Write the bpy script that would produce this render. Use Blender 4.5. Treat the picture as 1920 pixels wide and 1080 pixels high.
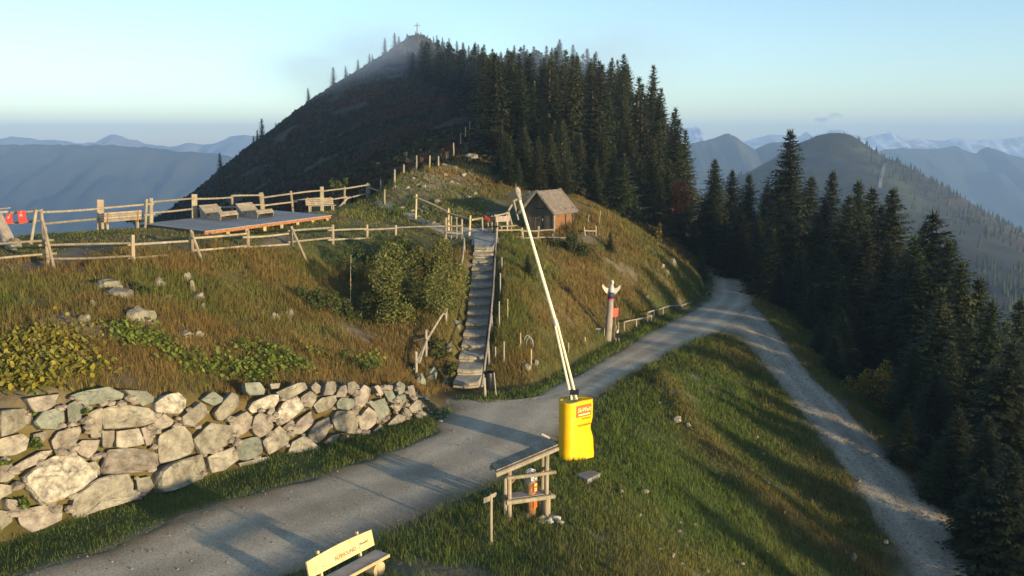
import bpy, math, random
import numpy as np
from mathutils import Vector, Matrix, noise as mnoise

for o in list(bpy.data.objects): bpy.data.objects.remove(o)
SC = bpy.context.scene; COL = SC.collection
R = math.radians
# ------------------------------------------------------------------ camera
F = 1663.0; HOR = 270.0; CH = 10.0
PIT = math.atan((540 - HOR) / F)
cam = bpy.data.cameras.new('camera'); camo = bpy.data.objects.new('camera', cam); COL.objects.link(camo)
camo.location = (0, 0, CH); camo.rotation_euler = (math.pi/2 - PIT, 0, 0)
cam.sensor_width = 36; cam.lens = 36 * F / 1920; cam.clip_end = 40000; cam.clip_start = 0.2
SC.camera = camo
# ------------------------------------------------------------------ sky, sun, exposure
SUN_EL = R(6.0); SUN_AZ = R(132)          # azimuth clockwise from +Y (sun behind the camera, to its right)
SUNV = Vector((math.sin(SUN_AZ)*math.cos(SUN_EL), math.cos(SUN_AZ)*math.cos(SUN_EL), math.sin(SUN_EL)))
world = bpy.data.worlds.new('World'); SC.world = world; world.use_nodes = True
nt = world.node_tree; N = nt.nodes; bg = N['Background']
sky = N.new('ShaderNodeTexSky'); sky.sky_type = 'NISHITA'; sky.sun_disc = False
sky.sun_elevation = SUN_EL; sky.sun_rotation = SUN_AZ; sky.altitude = 1800; sky.air_density = 1.0; sky.dust_density = .5; sky.ozone_density = 1.3
tint = N.new('ShaderNodeMix'); tint.data_type = 'RGBA'; tint.blend_type = 'MULTIPLY'; tint.inputs[0].default_value = 1; tint.inputs[7].default_value = (1.0, 1.05, 1.12, 1)
nt.links.new(sky.outputs[0], tint.inputs[6]); nt.links.new(tint.outputs[2], bg.inputs[0])
bg.inputs[1].default_value = 0.115
sl = bpy.data.lights.new('sun', 'SUN'); slo = bpy.data.objects.new('sun', sl); COL.objects.link(slo)
sl.energy = 3.0; sl.angle = R(1.2); sl.color = (1.0, 0.80, 0.50)
slo.rotation_euler = SUNV.to_track_quat('Z', 'Y').to_euler(); slo.location = (60, -60, 60)
SC.view_settings.view_transform = 'Standard'; SC.view_settings.look = 'None'
SC.view_settings.exposure = 1.38; SC.view_settings.gamma = 1.0; SC.view_settings.use_curve_mapping = False
SC.render.engine = 'CYCLES'; SC.cycles.use_denoising = True
SC.cycles.max_bounces = 6; SC.cycles.diffuse_bounces = 3; SC.cycles.transparent_max_bounces = 6; SC.cycles.volume_bounces = 1
rnd = random.Random(7); rng = np.random.default_rng(7)

# ------------------------------------------------------------------ photograph -> place
CP, SP = math.cos(PIT), math.sin(PIT)
def ray(u, v):
    dx = (u - 960) / F; dy = (540 - v) / F
    return Vector((dx, CP + dy*SP, -SP + dy*CP))
def PY(u, v, Y):
    d = ray(u, v); t = Y / d.y
    return Vector((d.x*t, Y, CH + d.z*t))
def PZ(u, v, z):
    d = ray(u, v); t = (z - CH) / d.z
    return Vector((d.x*t, d.y*t, z))
def pix(p):
    x, y, z = p[0], p[1], p[2] - CH
    w = y*CP - z*SP; q = y*SP + z*CP
    return 960 + F*x/w, 540 - F*q/w

# ------------------------------------------------------------------ numpy noise and fields
def _hash(ix, iy, s):
    n = np.sin(ix*127.1 + iy*311.7 + s*74.7) * 43758.5453
    return n - np.floor(n)
def vnoise(x, y, s=0):
    ix = np.floor(x); iy = np.floor(y); fx = x-ix; fy = y-iy
    fx = fx*fx*(3-2*fx); fy = fy*fy*(3-2*fy)
    return (_hash(ix,iy,s)*(1-fx)+_hash(ix+1,iy,s)*fx)*(1-fy) + (_hash(ix,iy+1,s)*(1-fx)+_hash(ix+1,iy+1,s)*fx)*fy
def fbm(x, y, s=0, o=4):
    a = 0.5; t = 0.0; f = 1.0
    for k in range(o):
        t = t + a*(vnoise(x*f, y*f, s+k)-0.5)*2; a *= 0.5; f *= 2.03
    return t
class MQ:
    """smooth surface through given points"""
    def __init__(s, pts, c=2.0, sm=0.002):
        P = np.array([[p[0], p[1], p[2]] for p in pts], float); s.p = P[:, :2]; s.c = c; n = len(P)
        A = np.sqrt(((s.p[:, None]-s.p[None])**2).sum(2) + c*c)
        A -= np.eye(n)*sm*0
        Q = np.c_[np.ones(n), s.p/100]
        M = np.zeros((n+3, n+3)); M[:n,:n] = A - np.eye(n)*sm*n; M[:n,n:] = Q; M[n:,:n] = Q.T
        s.w = np.linalg.lstsq(M, np.r_[P[:,2], 0, 0, 0], rcond=None)[0]
    def __call__(s, x, y):
        x = np.asarray(x, float); y = np.asarray(y, float); sh = x.shape; x = x.ravel(); y = y.ravel(); n = len(s.p)
        out = np.empty(len(x))
        for i in range(0, len(x), 20000):
            a = x[i:i+20000]; b = y[i:i+20000]
            D = np.sqrt((a[:,None]-s.p[:,0])**2 + (b[:,None]-s.p[:,1])**2 + s.c**2)
            out[i:i+20000] = D@s.w[:n] + s.w[n] + (a*s.w[n+1] + b*s.w[n+2])/100
        return out.reshape(sh)
def seg_dist(x, y, line, sign=False):
    """distance to a polyline; with sign, positive on the left of its direction"""
    best = np.full(np.shape(x), 1e9); sg = np.ones(np.shape(x))
    for (ax, ay), (bx, by) in zip(line[:-1], line[1:]):
        dx, dy = bx-ax, by-ay; L = dx*dx+dy*dy
        t = np.clip(((x-ax)*dx + (y-ay)*dy)/L, 0, 1)
        d = np.hypot(x-ax-t*dx, y-ay-t*dy)
        c = np.where(dx*(y-ay)-dy*(x-ax) >= 0, 1.0, -1.0)
        m = d < best - 1e-9; sg = np.where(m, c, sg); best = np.where(m, d, best)
    return best*sg if sign else best
def in_poly(x, y, poly):
    ins = np.zeros(np.shape(x), bool); n = len(poly)
    for i in range(n):
        ax, ay = poly[i]; bx, by = poly[(i+1) % n]
        if ay == by: continue
        c = ((ay > y) != (by > y)) & (x < (bx-ax)*(y-ay)/(by-ay)+ax)
        ins ^= c
    return ins
def resample(line, n):
    a = np.array(line, float); d = np.r_[0, np.cumsum(np.hypot(*np.diff(a[:, :2], axis=0).T))]
    t = np.linspace(0, d[-1], n)
    return np.c_[[np.interp(t, d, a[:, k]) for k in range(a.shape[1])]].T

# ------------------------------------------------------------------ the lie of the land
z0 = lambda u, v, z=0.0: PZ(u, v, z)
ROAD_L = [z0(*p) for p in ((60,1080),(200,1030),(350,962),(600,892),(760,838),(812,812),(838,776),(850,748),(910,757),(1000,747),(1080,705),(1150,664),(1210,628),(1300,584),(1330,562),(1334,535),(1330,505))]
ROAD_L = [Vector((-16,14,0)), Vector((-13.2,18,0))] + ROAD_L[1:] + [Vector((17.0,80,-0.5))]
ROAD_R = [Vector((-9,13,0))] + [z0(*p) for p in ((500,1100),(620,1042),(760,985),(900,918),(1010,866),(1060,815),(1110,762),(1200,692),(1290,645),(1350,624),(1375,612),(1415,570),(1408,535),(1385,512))] + [Vector((20.2,80,-0.5))]
BR_L = [z0(1330,628), z0(1380,630,-.1), z0(1440,700,-.8), z0(1500,775,-1.4), z0(1560,850,-2), z0(1640,970,-2.9), z0(1700,1070,-3.5), Vector((11.4,22,-4.3)), Vector((10,14,-5.0))]
BR_R = [z0(1395,560), z0(1430,588,-.1), z0(1500,680,-.8), z0(1570,750,-1.4), z0(1640,820,-2), z0(1780,960,-2.9), z0(1870,1060,-3.5), Vector((14.2,22,-4.3)), Vector((13,14,-5.0))]
xy = lambda L: [(p[0], p[1]) for p in L]
ROAD_POLY = xy(ROAD_L) + xy(ROAD_R)[::-1]; BR_POLY = xy(BR_L) + xy(BR_R)[::-1]
# foot of the retaining wall, then the foot of the slope along the path
WALL_BASE = [z0(*p) for p in ((-120,1060),(40,1000),(150,968),(250,940),(330,915),(420,880),(520,856),(640,826),(720,802),(800,782))]
TOE = [(-30,9)] + xy(WALL_BASE) + xy([z0(838,768), z0(868,738), z0(925,742), z0(1000,728), z0(1080,686), z0(1150,645), z0(1210,612), z0(1300,572), z0(1324,552), z0(1322,505)]) + [(16.5,84),(17,100),(30,150),(45,220),(60,330),(80,480)]
WALL_TOP = [(-60,800,21.6),(0,775,22.6),(60,745,23.4),(180,730,24.6),(260,738,25.4),(320,738,26.2),(430,738,28.0),(540,724,29.3),(620,714,30.4),(690,722,31.6),(750,718,32.6),(795,745,33.4)]
SHARED = [PY(*p) for p in ((893,232,125),(900,200,150),(890,138,270),(838,106,288),(1000,168,235),(1100,185,190),(1170,230,150),(1220,300,115),(1250,370,95),(1290,450,80),
          (780,72,300),(700,125,290),(580,205,280),(490,270,268),(420,325,258),(370,362,250),(300,410,240),(640,163,285),
          (560,350,150),(450,345,200),(650,320,140),(600,280,190),(700,200,230),(760,240,170),(1000,280,130),(1000,215,180),(780,130,270))]
SHARED += [Vector(p) for p in ((-30,342,20),(-60,330,0),(-90,300,-25),(-120,240,-32),(-10,330,18),(15,290,10),(35,230,2),(42,190,-6),(48,140,-16),(44,105,-20),(36,84,-14),
          (-130,190,-45),(-110,140,-42),(-70,150,-20),(-80,100,-34),(-55,80,-18),(-42,66,-9),(-45,100,-10),(-25,100,3),(-22,80,3.2),(-36,80,-4),
          (60,150,-34),(100,180,-60),(60,80,-32),(100,80,-60),(160,150,-95),(300,100,-160),(300,300,-180),(100,300,-70),(60,400,-70),(0,420,-50),(-60,400,-70),(-150,400,-130),
          (-250,250,-150),(-250,100,-140),(-150,60,-85),(-420,250,-230),(-420,0,-230),(-400,460,-230),(0,470,-90),(200,470,-180),(300,0,-170))]
U_PTS = [PY(*p) for p in WALL_TOP] + [PY(*p) for p in (
    (0,500,36),(95,505,36.5),(250,494,37),(360,478,40),(465,468,42),(547,460,44),(624,458,46.5),(688,446,49),(745,442,50.5),
    (188,430,46),(75,452,42),(300,432,45),(420,440,47),(600,398,58),(690,376,66),(646,384,64),(720,386,62),(714,362,65),
    (740,345,64),(757,330,66),(781,324,68),(806,318,70),(822,316,72),(837,305,75),(850,295,80),(864,273,90),(881,247,108),
    (790,410,57),(850,440,53.5),(850,395,58),(860,345,66),(930,440,53),(930,395,60),(930,335,70),(1000,355,68),(1037,439,55),(1080,430,56),(985,440,55),
    (1075,378,63),(1150,412,63),(1200,442,63),(1270,484,64),(1316,520,66),(1150,440,57),(1110,448,54.5),(1230,470,59),
    (720,450,49),(820,452,50.5),(700,560,43),(600,560,40.5),(400,600,33.5),(200,600,29.8),(60,600,28.6))]
U_PTS += [Vector(p) for p in ((-30,30,4.6),(-34,42,4.4),(-27,49,4.0),(-25,55,3.2),(-22,62,2.6),(-31,56,-1.5),(-30,20,3.4),(-40,30,0),(-45,45,-6),(-34,12,2),(-17,66,3.2),(-14,72,3.6),(6,75,5.6),(12,76,3.5),(-5,88,8.6))]
for (u0_, v0_), (u1_, v1_), n_ in (((874,727),(907,472),6),):
    for i in range(n_):
        t = i/(n_-1); c = PZ(u0_+(u1_-u0_)*t, v0_+(v1_-v0_)*t, 0.02+4.3*t)
        for dx, dz in ((0,-.22),(-1.2,-.05),(1.25,-.12)): U_PTS.append(Vector((c.x+dx, c.y+.3, c.z+dz)))
U_PTS += [Vector((p[0], p[1], 0.0)) for p in TOE[11:20]]
L_PTS = [p for p in ROAD_L + ROAD_R + BR_L + BR_R] + [Vector((p[0],p[1],0)) for p in TOE[:20]]
L_PTS += [z0(*p) for p in ((985,970,0),(920,1015,0),(1080,868,-.02),(1150,960,-.5),(1020,1060,0),(1200,900,-.55),(1220,760,-.1),(1330,660,-.1),(1300,720,-.3),(1290,820,-.9),(1400,780,-1.15),(1480,900,-2.2),(1380,930,-1.9),(1300,1000,-1.6),(1550,1030,-3.2),(1450,1050,-2.7))]
L_PTS += [Vector(p) for p in ((0,12,-.2),(4,14,-.7),(8,16,-2.6),(-8,6,0),(0,0,-.3),(10,4,-4),(-30,-10,0),(0,-20,0),(20,-20,-8),(-16,24,0),
          (16.8,30,-3.5),(17,36,-2.9),(17,44,-1.8),(17.4,50,-1.0),(18.4,58,-.8),(21,68,-1.2),(17,22,-5.3),(21,24,-8.6),(22,34,-7.2),(22.5,44,-6.0),(23.5,54,-4.5),(26,66,-4),(30,30,-15),(31,50,-11),(33,66,-9),(45,40,-25),(45,66,-19),(30,10,-18),(70,30,-42),(120,40,-75),(70,0,-45))]
USURF = MQ(U_PTS + SHARED, 1.2, 0.0002); LSURF = MQ(L_PTS + SHARED, 1.2, 0.0002)
BAT = 0.30
MOUND_RIB = xy([z0(1240,720,-.2), z0(1290,800,-.85), z0(1360,870,-1.5), z0(1450,945,-2.2), z0(1560,1015,-2.9), z0(1650,1070,-3.4)])
# the flight of steps: left, right and height of the foot of each riser
Sz5 = lambda x, y: (740+x/3.177, 430+y/3.177)
lips = [(350,500,945),(375,520,870),(385,530,790),(400,540,720),(410,545,655),(425,555,590),(435,562,525),(440,565,470),(445,575,415),(450,580,362),(458,582,310),(460,585,262),(465,585,215),(468,587,172),(475,588,133)]
st = []
for i, (a, b, y) in enumerate(lips):
    z = .02 + 4.3*i/14; st.append((PZ(*Sz5(a, y), z), PZ(*Sz5(b, y), z), z))
ST_Y = [p[0].y for p in st]; ST_X = [(p[0].x+p[1].x)/2 for p in st]; ST_Z = [p[2] for p in st]; ST_W = [(p[1]-p[0]).length for p in st]
def road_dist(x, y):
    """negative inside a road"""
    a = seg_dist(x, y, ROAD_POLY+ROAD_POLY[:1]); a = np.where(in_poly(x, y, ROAD_POLY), -a, a)
    b = seg_dist(x, y, BR_POLY+BR_POLY[:1]); b = np.where(in_poly(x, y, BR_POLY), -b, b)
    return np.minimum(a, b)
def toe_s(x, y): return seg_dist(x, y, TOE, True)
def hmap(x, y, rough=True):
    x = np.asarray(x, float); y = np.asarray(y, float)
    s = toe_s(x, y); up = s > 0
    zu = USURF(x, y); zl = LSURF(x, y)
    if rough:
        rd = road_dist(x, y)
        far = np.clip((np.hypot(x, y)-70)/120, 0, 1)
        amp = np.clip((rd-.2)/1.5, 0, 1)
        nz = amp*(fbm(x*.55, y*.55, 3)*.22 + fbm(x*.13, y*.13, 9, 3)*.35*far) + far*fbm(x*.035, y*.035, 5)*1.6
        flat = np.exp(-(((x+15)/9)**4 + ((y-49)/9)**4))
        mr = np.exp(-(seg_dist(x, y, MOUND_RIB)/.8)**2)*.32
        zu = zu + nz*(1-.75*flat); zl = zl + nz*.8 + amp*(fbm(x*.24+3, y*.24, 8, 2)*.28*(np.hypot(x, y) < 60) + mr)
    ramp = np.maximum((s-.22)/BAT, 0) - .02
    h = np.where(up, np.where(y < 80, np.minimum(zu, ramp), zu), zl)
    ln = np.interp(y, ST_Y, ST_Z) - .06; dx = np.abs(x - np.interp(y, ST_Y, ST_X)) - np.interp(y, ST_Y, ST_W)*.5
    lim = ln + np.maximum(dx-.05, 0)*1.3
    return np.where((y > ST_Y[0]-.2) & (y < ST_Y[-1]+.9), np.minimum(h, lim), h)
def h1(x, y): return float(hmap(np.array([x]), np.array([y]))[0])
def hits(uv):
    """where the rays through these photo points meet the land"""
    uv = np.array(uv, float); d = np.array([ray(*p) for p in uv]); d = d/d[:, 1:2]
    Y = np.full(len(uv), 18.0); done = np.zeros(len(uv), bool); prev = Y.copy()
    for k in range(130):
        st = 0.03*Y; z = CH + d[:,2]*Y; under = (z < hmap(d[:,0]*Y, Y)) & ~done
        done |= under; prev = np.where(done, prev, Y); Y = np.where(done, Y, Y+st)
        if done.all() or Y.min() > 400: break
    a, b = prev, Y
    for k in range(14):
        m = (a+b)/2; und = (CH + d[:,2]*m) < hmap(d[:,0]*m, m); b = np.where(und, m, b); a = np.where(und, a, m)
    return [Vector((d[i,0]*b[i], b[i], CH+d[i,2]*b[i])) for i in range(len(uv))]
def hit(u, v): return hits([(u, v)])[0]

# ------------------------------------------------------------------ materials
MATS = {}
def mat(name, c1, c2=None, scale=6.0, rough=0.85, bump=0.0, bscale=None, attr=None, trans=0.0, stretch=None, metal=0.0, objvar=0.0, coords='Object', detail=6, spec=0.25):
    if name in MATS: return MATS[name]
    m = bpy.data.materials.new(name); m.use_nodes = True; t = m.node_tree; n = t.nodes; b = n['Principled BSDF']; L = t.links.new
    b.inputs['Roughness'].default_value = rough; b.inputs['Metallic'].default_value = metal; b.inputs['Specular IOR Level'].default_value = spec
    tc = n.new('ShaderNodeTexCoord'); src = tc.outputs[coords]
    if stretch:
        mp = n.new('ShaderNodeMapping'); mp.inputs['Scale'].default_value = stretch; L(src, mp.inputs[0]); src = mp.outputs[0]
    nz = n.new('ShaderNodeTexNoise'); nz.inputs['Scale'].default_value = scale; nz.inputs['Detail'].default_value = detail; nz.inputs['Roughness'].default_value = .65; L(src, nz.inputs[0])
    c2 = c2 or tuple(x*.6 for x in c1)
    rp = n.new('ShaderNodeValToRGB'); rp.color_ramp.elements[0].position = .32; rp.color_ramp.elements[1].position = .68
    rp.color_ramp.elements[0].color = (*c2, 1); rp.color_ramp.elements[1].color = (*c1, 1); L(nz.outputs[0], rp.inputs[0])
    out = rp.outputs[0]
    if attr:
        at = n.new('ShaderNodeAttribute'); at.attribute_name = attr
        mx = n.new('ShaderNodeMix'); mx.data_type = 'RGBA'; mx.blend_type = 'MULTIPLY'; mx.inputs[0].default_value = 1
        L(at.outputs[0], mx.inputs[6]); L(out, mx.inputs[7]); out = mx.outputs[2]
    if objvar:
        oi = n.new('ShaderNodeObjectInfo'); mr = n.new('ShaderNodeMapRange'); mr.inputs[3].default_value = 1-objvar; mr.inputs[4].default_value = 1+objvar
        L(oi.outputs['Random'], mr.inputs[0]); hs = n.new('ShaderNodeHueSaturation'); L(mr.outputs[0], hs.inputs['Value']); L(out, hs.inputs['Color'])
        mr2 = n.new('ShaderNodeMapRange'); mr2.inputs[3].default_value = .5-objvar*.06; mr2.inputs[4].default_value = .5+objvar*.06
        ma = n.new('ShaderNodeMath'); ma.operation = 'FRACT'; mm = n.new('ShaderNodeMath'); mm.operation = 'MULTIPLY'; mm.inputs[1].default_value = 7.3
        L(oi.outputs['Random'], mm.inputs[0]); L(mm.outputs[0], ma.inputs[0]); L(ma.outputs[0], mr2.inputs[0]); L(mr2.outputs[0], hs.inputs['Hue']); out = hs.outputs[0]
    L(out, b.inputs['Base Color'])
    if bump:
        n2 = n.new('ShaderNodeTexNoise'); n2.inputs['Scale'].default_value = bscale or scale*3; n2.inputs['Detail'].default_value = 5; L(src, n2.inputs[0])
        bp = n.new('ShaderNodeBump'); bp.inputs['Strength'].default_value = min(1, bump); bp.inputs['Distance'].default_value = .05*max(1, bump); L(n2.outputs[0], bp.inputs['Height']); L(bp.outputs[0], b.inputs['Normal'])
    if trans:
        tr = n.new('ShaderNodeBsdfTranslucent'); L(out, tr.inputs[0]); ms = n.new('ShaderNodeMixShader'); ms.inputs[0].default_value = trans
        L(b.outputs[0], ms.inputs[1]); L(tr.outputs[0], ms.inputs[2]); L(ms.outputs[0], n['Material Output'].inputs[0])
    MATS[name] = m; return m
W1 = (1, 1, 1); W6 = (.62, .60, .58)
M_GROUND = mat('land', W1, (.55,.5,.45), 1.3, .95, .8, 7, attr='Col', detail=9)
M_GRASS = mat('grass', W1, (.7,.7,.7), 2, .8, attr='Col', trans=.3)
M_GRAVEL = mat('gravel', (.64,.53,.385), (.34,.275,.19), 20, .95, .9, 30, detail=12, attr='Col')
M_TRACK = mat('coarse_gravel', (.50,.415,.30), (.26,.21,.15), 12, .95, 1.0, 14, detail=12, attr='Col')
M_STONE = mat('limestone', (.36,.315,.24), (.12,.10,.075), 2.6, .9, 1.6, 7, objvar=.22, detail=14)
M_STONEG = mat('greenish_stone', (.235,.24,.185), (.12,.125,.095), 2.6, .9, 1.6, 7, objvar=.15, detail=14)
M_STONEW = mat('white_veined_stone', (.56,.49,.38), (.13,.11,.08), 4.4, .9, 1.6, 8, objvar=.12, detail=14)
M_EARTH = mat('earth', (.10,.075,.035), (.05,.04,.02), 3, .95, .6)
M_WOOD = mat('weathered_wood', (.35,.29,.2), (.19,.155,.105), 5, .8, .3, 20, objvar=.18, stretch=(1,1,.35))
M_WOODG = mat('grey_wood', (.36,.31,.25), (.2,.17,.135), 5, .8, .3, 20, objvar=.15, stretch=(1,1,.35))
M_WOODY = mat('fresh_wood', (.60,.46,.25), (.44,.32,.16), 4, .7, .2, 20, objvar=.12, stretch=(1,1,.4))
M_WOODD = mat('dark_wood', (.12,.095,.075), (.06,.05,.04), 6, .85, .3, 16, objvar=.2, stretch=(4,4,.6))
M_WOODR = mat('red_brown_wood', (.36,.17,.075), (.17,.075,.035), 7, .8, .4, 12, objvar=.15)
M_DECK = mat('deck_wood', (.33,.31,.285), (.23,.215,.2), 3, .75, .2, 18, objvar=.12)
M_SHING = mat('roof_shingle', (.27,.22,.175), (.14,.115,.095), 5, .9, .4, 15)
M_WSHING = mat('wall_shingle', (.30,.15,.06), (.11,.055,.028), 9, .85, .4, 15)
M_YELLOW = mat('yellow_tarpaulin', (.88,.50,.003), (.80,.42,.003), 2.2, .42, .2, 5, spec=.4)
M_ORANGE = mat('orange_print', (.78,.13,.02), (.7,.1,.02), 8, .5)
M_RED = mat('red_board', (.72,.07,.055), (.62,.055,.045), 6, .5)
M_WHITE = mat('white_paint', (.62,.58,.5), (.42,.39,.33), 8, .6)
M_BLUE = mat('blue_paint', (.05,.055,.13), (.03,.03,.075), 8, .6)
M_BLACK = mat('black_plastic', (.018,.018,.02), (.01,.01,.012), 8, .4)
M_METAL = mat('galvanised_metal', (.62,.60,.55), (.45,.43,.4), 12, .42, metal=.6, spec=.5)
M_PALE = mat('pale_pole', (.8,.72,.52), (.68,.6,.42), 6, .45, spec=.4)
M_GLASSY = mat('crumpled_foil', (.75,.73,.7), (.3,.28,.26), 14, .22, 1.0, 14, metal=.5, spec=.6)
M_SPRUCE = mat('spruce_needles', W1, (.55,.55,.5), 1.2, .75, attr='Col', objvar=.42, trans=.12)
M_BARK = mat('bark', (.13,.095,.07), (.06,.045,.035), 5, .95, .6, 12)
M_DEAD = mat('dead_wood', (.46,.40,.32), (.28,.24,.19), 5, .9, .3, 12)
M_LEAF = mat('leaves', W1, (.65,.65,.6), 3, .7, attr='Col', trans=.3)
M_ROCK = mat('rock', (.30,.265,.2), (.11,.095,.065), 2.0, .95, 1.0, 7, objvar=.15, detail=9)
M_SLAB = mat('concrete', (.28,.26,.24), (.19,.18,.165), 6, .9, .3)
M_FAR = mat('far_slopes', (.085,.085,.05), (.03,.04,.026), .006, .95, detail=9, coords='Object')
M_FARROCK = mat('far_rock', (.32,.30,.28), (.13,.13,.12), .004, .95, detail=9, coords='Object')
M_MID = mat('mid_slopes', W1, (.5,.5,.5), .03, .95, attr='Col', detail=9)
M_RUST = mat('reddish_leaves', (.30,.09,.04), (.14,.06,.03), 3, .8, trans=.2)

# ------------------------------------------------------------------ object helpers
def tag(o, label=None, cat=None, group=None, kind=None):
    if label: o['label'] = label
    if cat: o['category'] = cat
    if group: o['group'] = group
    if kind: o['kind'] = kind
    return o
def thing(name, label, cat, loc, group=None):
    o = bpy.data.objects.new(name, None); COL.objects.link(o); o.location = loc; o.empty_display_size = .2
    return tag(o, label, cat, group)
def np_mesh(name, V, Fc, smooth=False, col=None, n=None):
    """Fc: array (k,3) or (k,4)"""
    V = np.asarray(V, np.float32); Fc = np.asarray(Fc, np.int32); k = Fc.shape[1]
    me = bpy.data.meshes.new(name); me.vertices.add(len(V)); me.vertices.foreach_set('co', V.ravel())
    me.loops.add(Fc.size); me.loops.foreach_set('vertex_index', Fc.ravel())
    me.polygons.add(len(Fc)); me.polygons.foreach_set('loop_start', np.arange(0, Fc.size, k, dtype=np.int32))
    me.polygons.foreach_set('use_smooth', np.full(len(Fc), smooth))
    if col is not None:
        a = me.color_attributes.new('Col', 'FLOAT_COLOR', 'POINT'); c = np.ones((len(V), 4), np.float32); c[:, :3] = col; a.data.foreach_set('color', c.ravel())
    me.update(calc_edges=True); return me
def link(name, me, m=None, parent=None):
    o = bpy.data.objects.new(name, me); COL.objects.link(o)
    if m and not me.materials: me.materials.append(m)
    if parent:
        o.parent = parent      # vertices are in world coordinates
        o.matrix_parent_inverse = Matrix.Translation(-parent.location) if parent.type == 'EMPTY' else Matrix.Identity(4)
    return o
class MB:
    def __init__(s): s.v = []; s.f = []
    def add(s, V, Fc):
        o = len(s.v); s.v += [tuple(p) for p in V]; s.f += [tuple(i+o for i in f) for f in Fc]; return s
    def box(s, a, b, w, h, up=(0,0,1)):
        """beam from a to b, width w across, height h along up"""
        a = Vector(a); b = Vector(b); d = (b-a).normalized(); up = Vector(up)
        sd = d.cross(up)
        if sd.length < 1e-4: sd = d.cross(Vector((0,1,0)))
        sd.normalize(); u = sd.cross(d); x = sd*w/2; y = u*h/2
        V = [a-x-y, a+x-y, a+x+y, a-x+y, b-x-y, b+x-y, b+x+y, b-x+y]
        return s.add(V, [(0,1,2,3),(7,6,5,4),(0,4,5,1),(1,5,6,2),(2,6,7,3),(3,7,4,0)])
    def log(s, a, b, r1, r2=None, n=8, bend=0.0, segs=1):
        a = Vector(a); b = Vector(b); r2 = r1 if r2 is None else r2; d = (b-a).normalized()
        x = d.orthogonal().normalized(); y = d.cross(x); off = x*bend*rnd.uniform(-1,1) + y*bend*rnd.uniform(-1,1)
        V = []; Fc = []
        for i in range(segs+1):
            t = i/segs; c = a.lerp(b, t) + off*math.sin(math.pi*t); r = (r1+(r2-r1)*t)*(1+rnd.uniform(-.06,.06))
            V += [c + (x*math.cos(k*math.tau/n) + y*math.sin(k*math.tau/n))*r for k in range(n)]
        for i in range(segs):
            for k in range(n): Fc.append((i*n+k, i*n+(k+1) % n, (i+1)*n+(k+1) % n, (i+1)*n+k))
        Fc += [tuple(range(n))[::-1], tuple(segs*n+k for k in range(n))]
        return s.add(V, Fc)
    def prism(s, poly, d):
        poly = [Vector(p) for p in poly]; d = Vector(d); n = len(poly)
        return s.add(poly + [p+d for p in poly], [tuple(range(n))[::-1], tuple(range(n, 2*n))] + [(i, (i+1) % n, n+(i+1) % n, n+i) for i in range(n)])
    def build(s, name, m, parent=None, smooth=False):
        me = bpy.data.meshes.new(name); me.from_pydata([tuple(p) for p in s.v], [], s.f); me.update()
        if smooth: me.polygons.foreach_set('use_smooth', [True]*len(me.polygons))
        return link(name, me, m, parent)
def text_mesh(body, size, name='lettering'):
    cu = bpy.data.curves.new('t', 'FONT'); cu.body = body; cu.size = size; cu.align_x = 'CENTER'; cu.align_y = 'CENTER'; cu.extrude = .0015; cu.resolution_u = 3
    o = bpy.data.objects.new('t', cu); COL.objects.link(o); dg = bpy.context.evaluated_depsgraph_get()
    me = bpy.data.meshes.new_from_object(o.evaluated_get(dg)); bpy.data.objects.remove(o); me.name = name; return me
def put_text(body, size, origin, ex, ey, m, parent, sx=1.0, name='lettering', shear=0.0):
    me = text_mesh(body, size, name); ex = Vector(ex).normalized(); ey = Vector(ey).normalized(); ez = ex.cross(ey); o = Vector(origin)
    for v in me.vertices:
        c = v.co.copy(); v.co = o + ex*(c.x*sx + c.y*shear) + ey*c.y + ez*c.z
    me.materials.clear()
    return link(name, me, m, parent)
def ico(sub):
    import bmesh
    b = bmesh.new(); bmesh.ops.create_icosphere(b, subdivisions=sub, radius=1); V = [v.co.copy() for v in b.verts]; Fc = [tuple(v.index for v in f.verts) for f in b.faces]; b.free(); return V, Fc
ICO2 = ico(2); ICO3 = ico(3); ICO1 = ico(1)
def rock_mesh(seed, rx, ry, rz, base=ICO2, cuts=5, rough=.2, name='rock'):
    r = random.Random(seed); V = [v.copy() for v in base[0]]
    for k in range(cuts):
        n = Vector((r.uniform(-1,1), r.uniform(-1,1), r.uniform(-.6,1))).normalized(); d = r.uniform(.5,.85)
        for v in V:
            e = v.dot(n)-d
            if e > 0: v -= n*e
    o = Vector((seed*3.1, seed*1.7, 0))
    V = [v*(1+rough*mnoise.noise(v*1.7+o)+rough*.5*mnoise.noise(v*4+o)) for v in V]
    me = bpy.data.meshes.new(name); me.from_pydata([(v.x*rx, v.y*ry, v.z*rz) for v in V], [], base[1]); me.update(); return me
def at_z(line, z): return [Vector((p[0], p[1], z)) for p in line]

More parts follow.
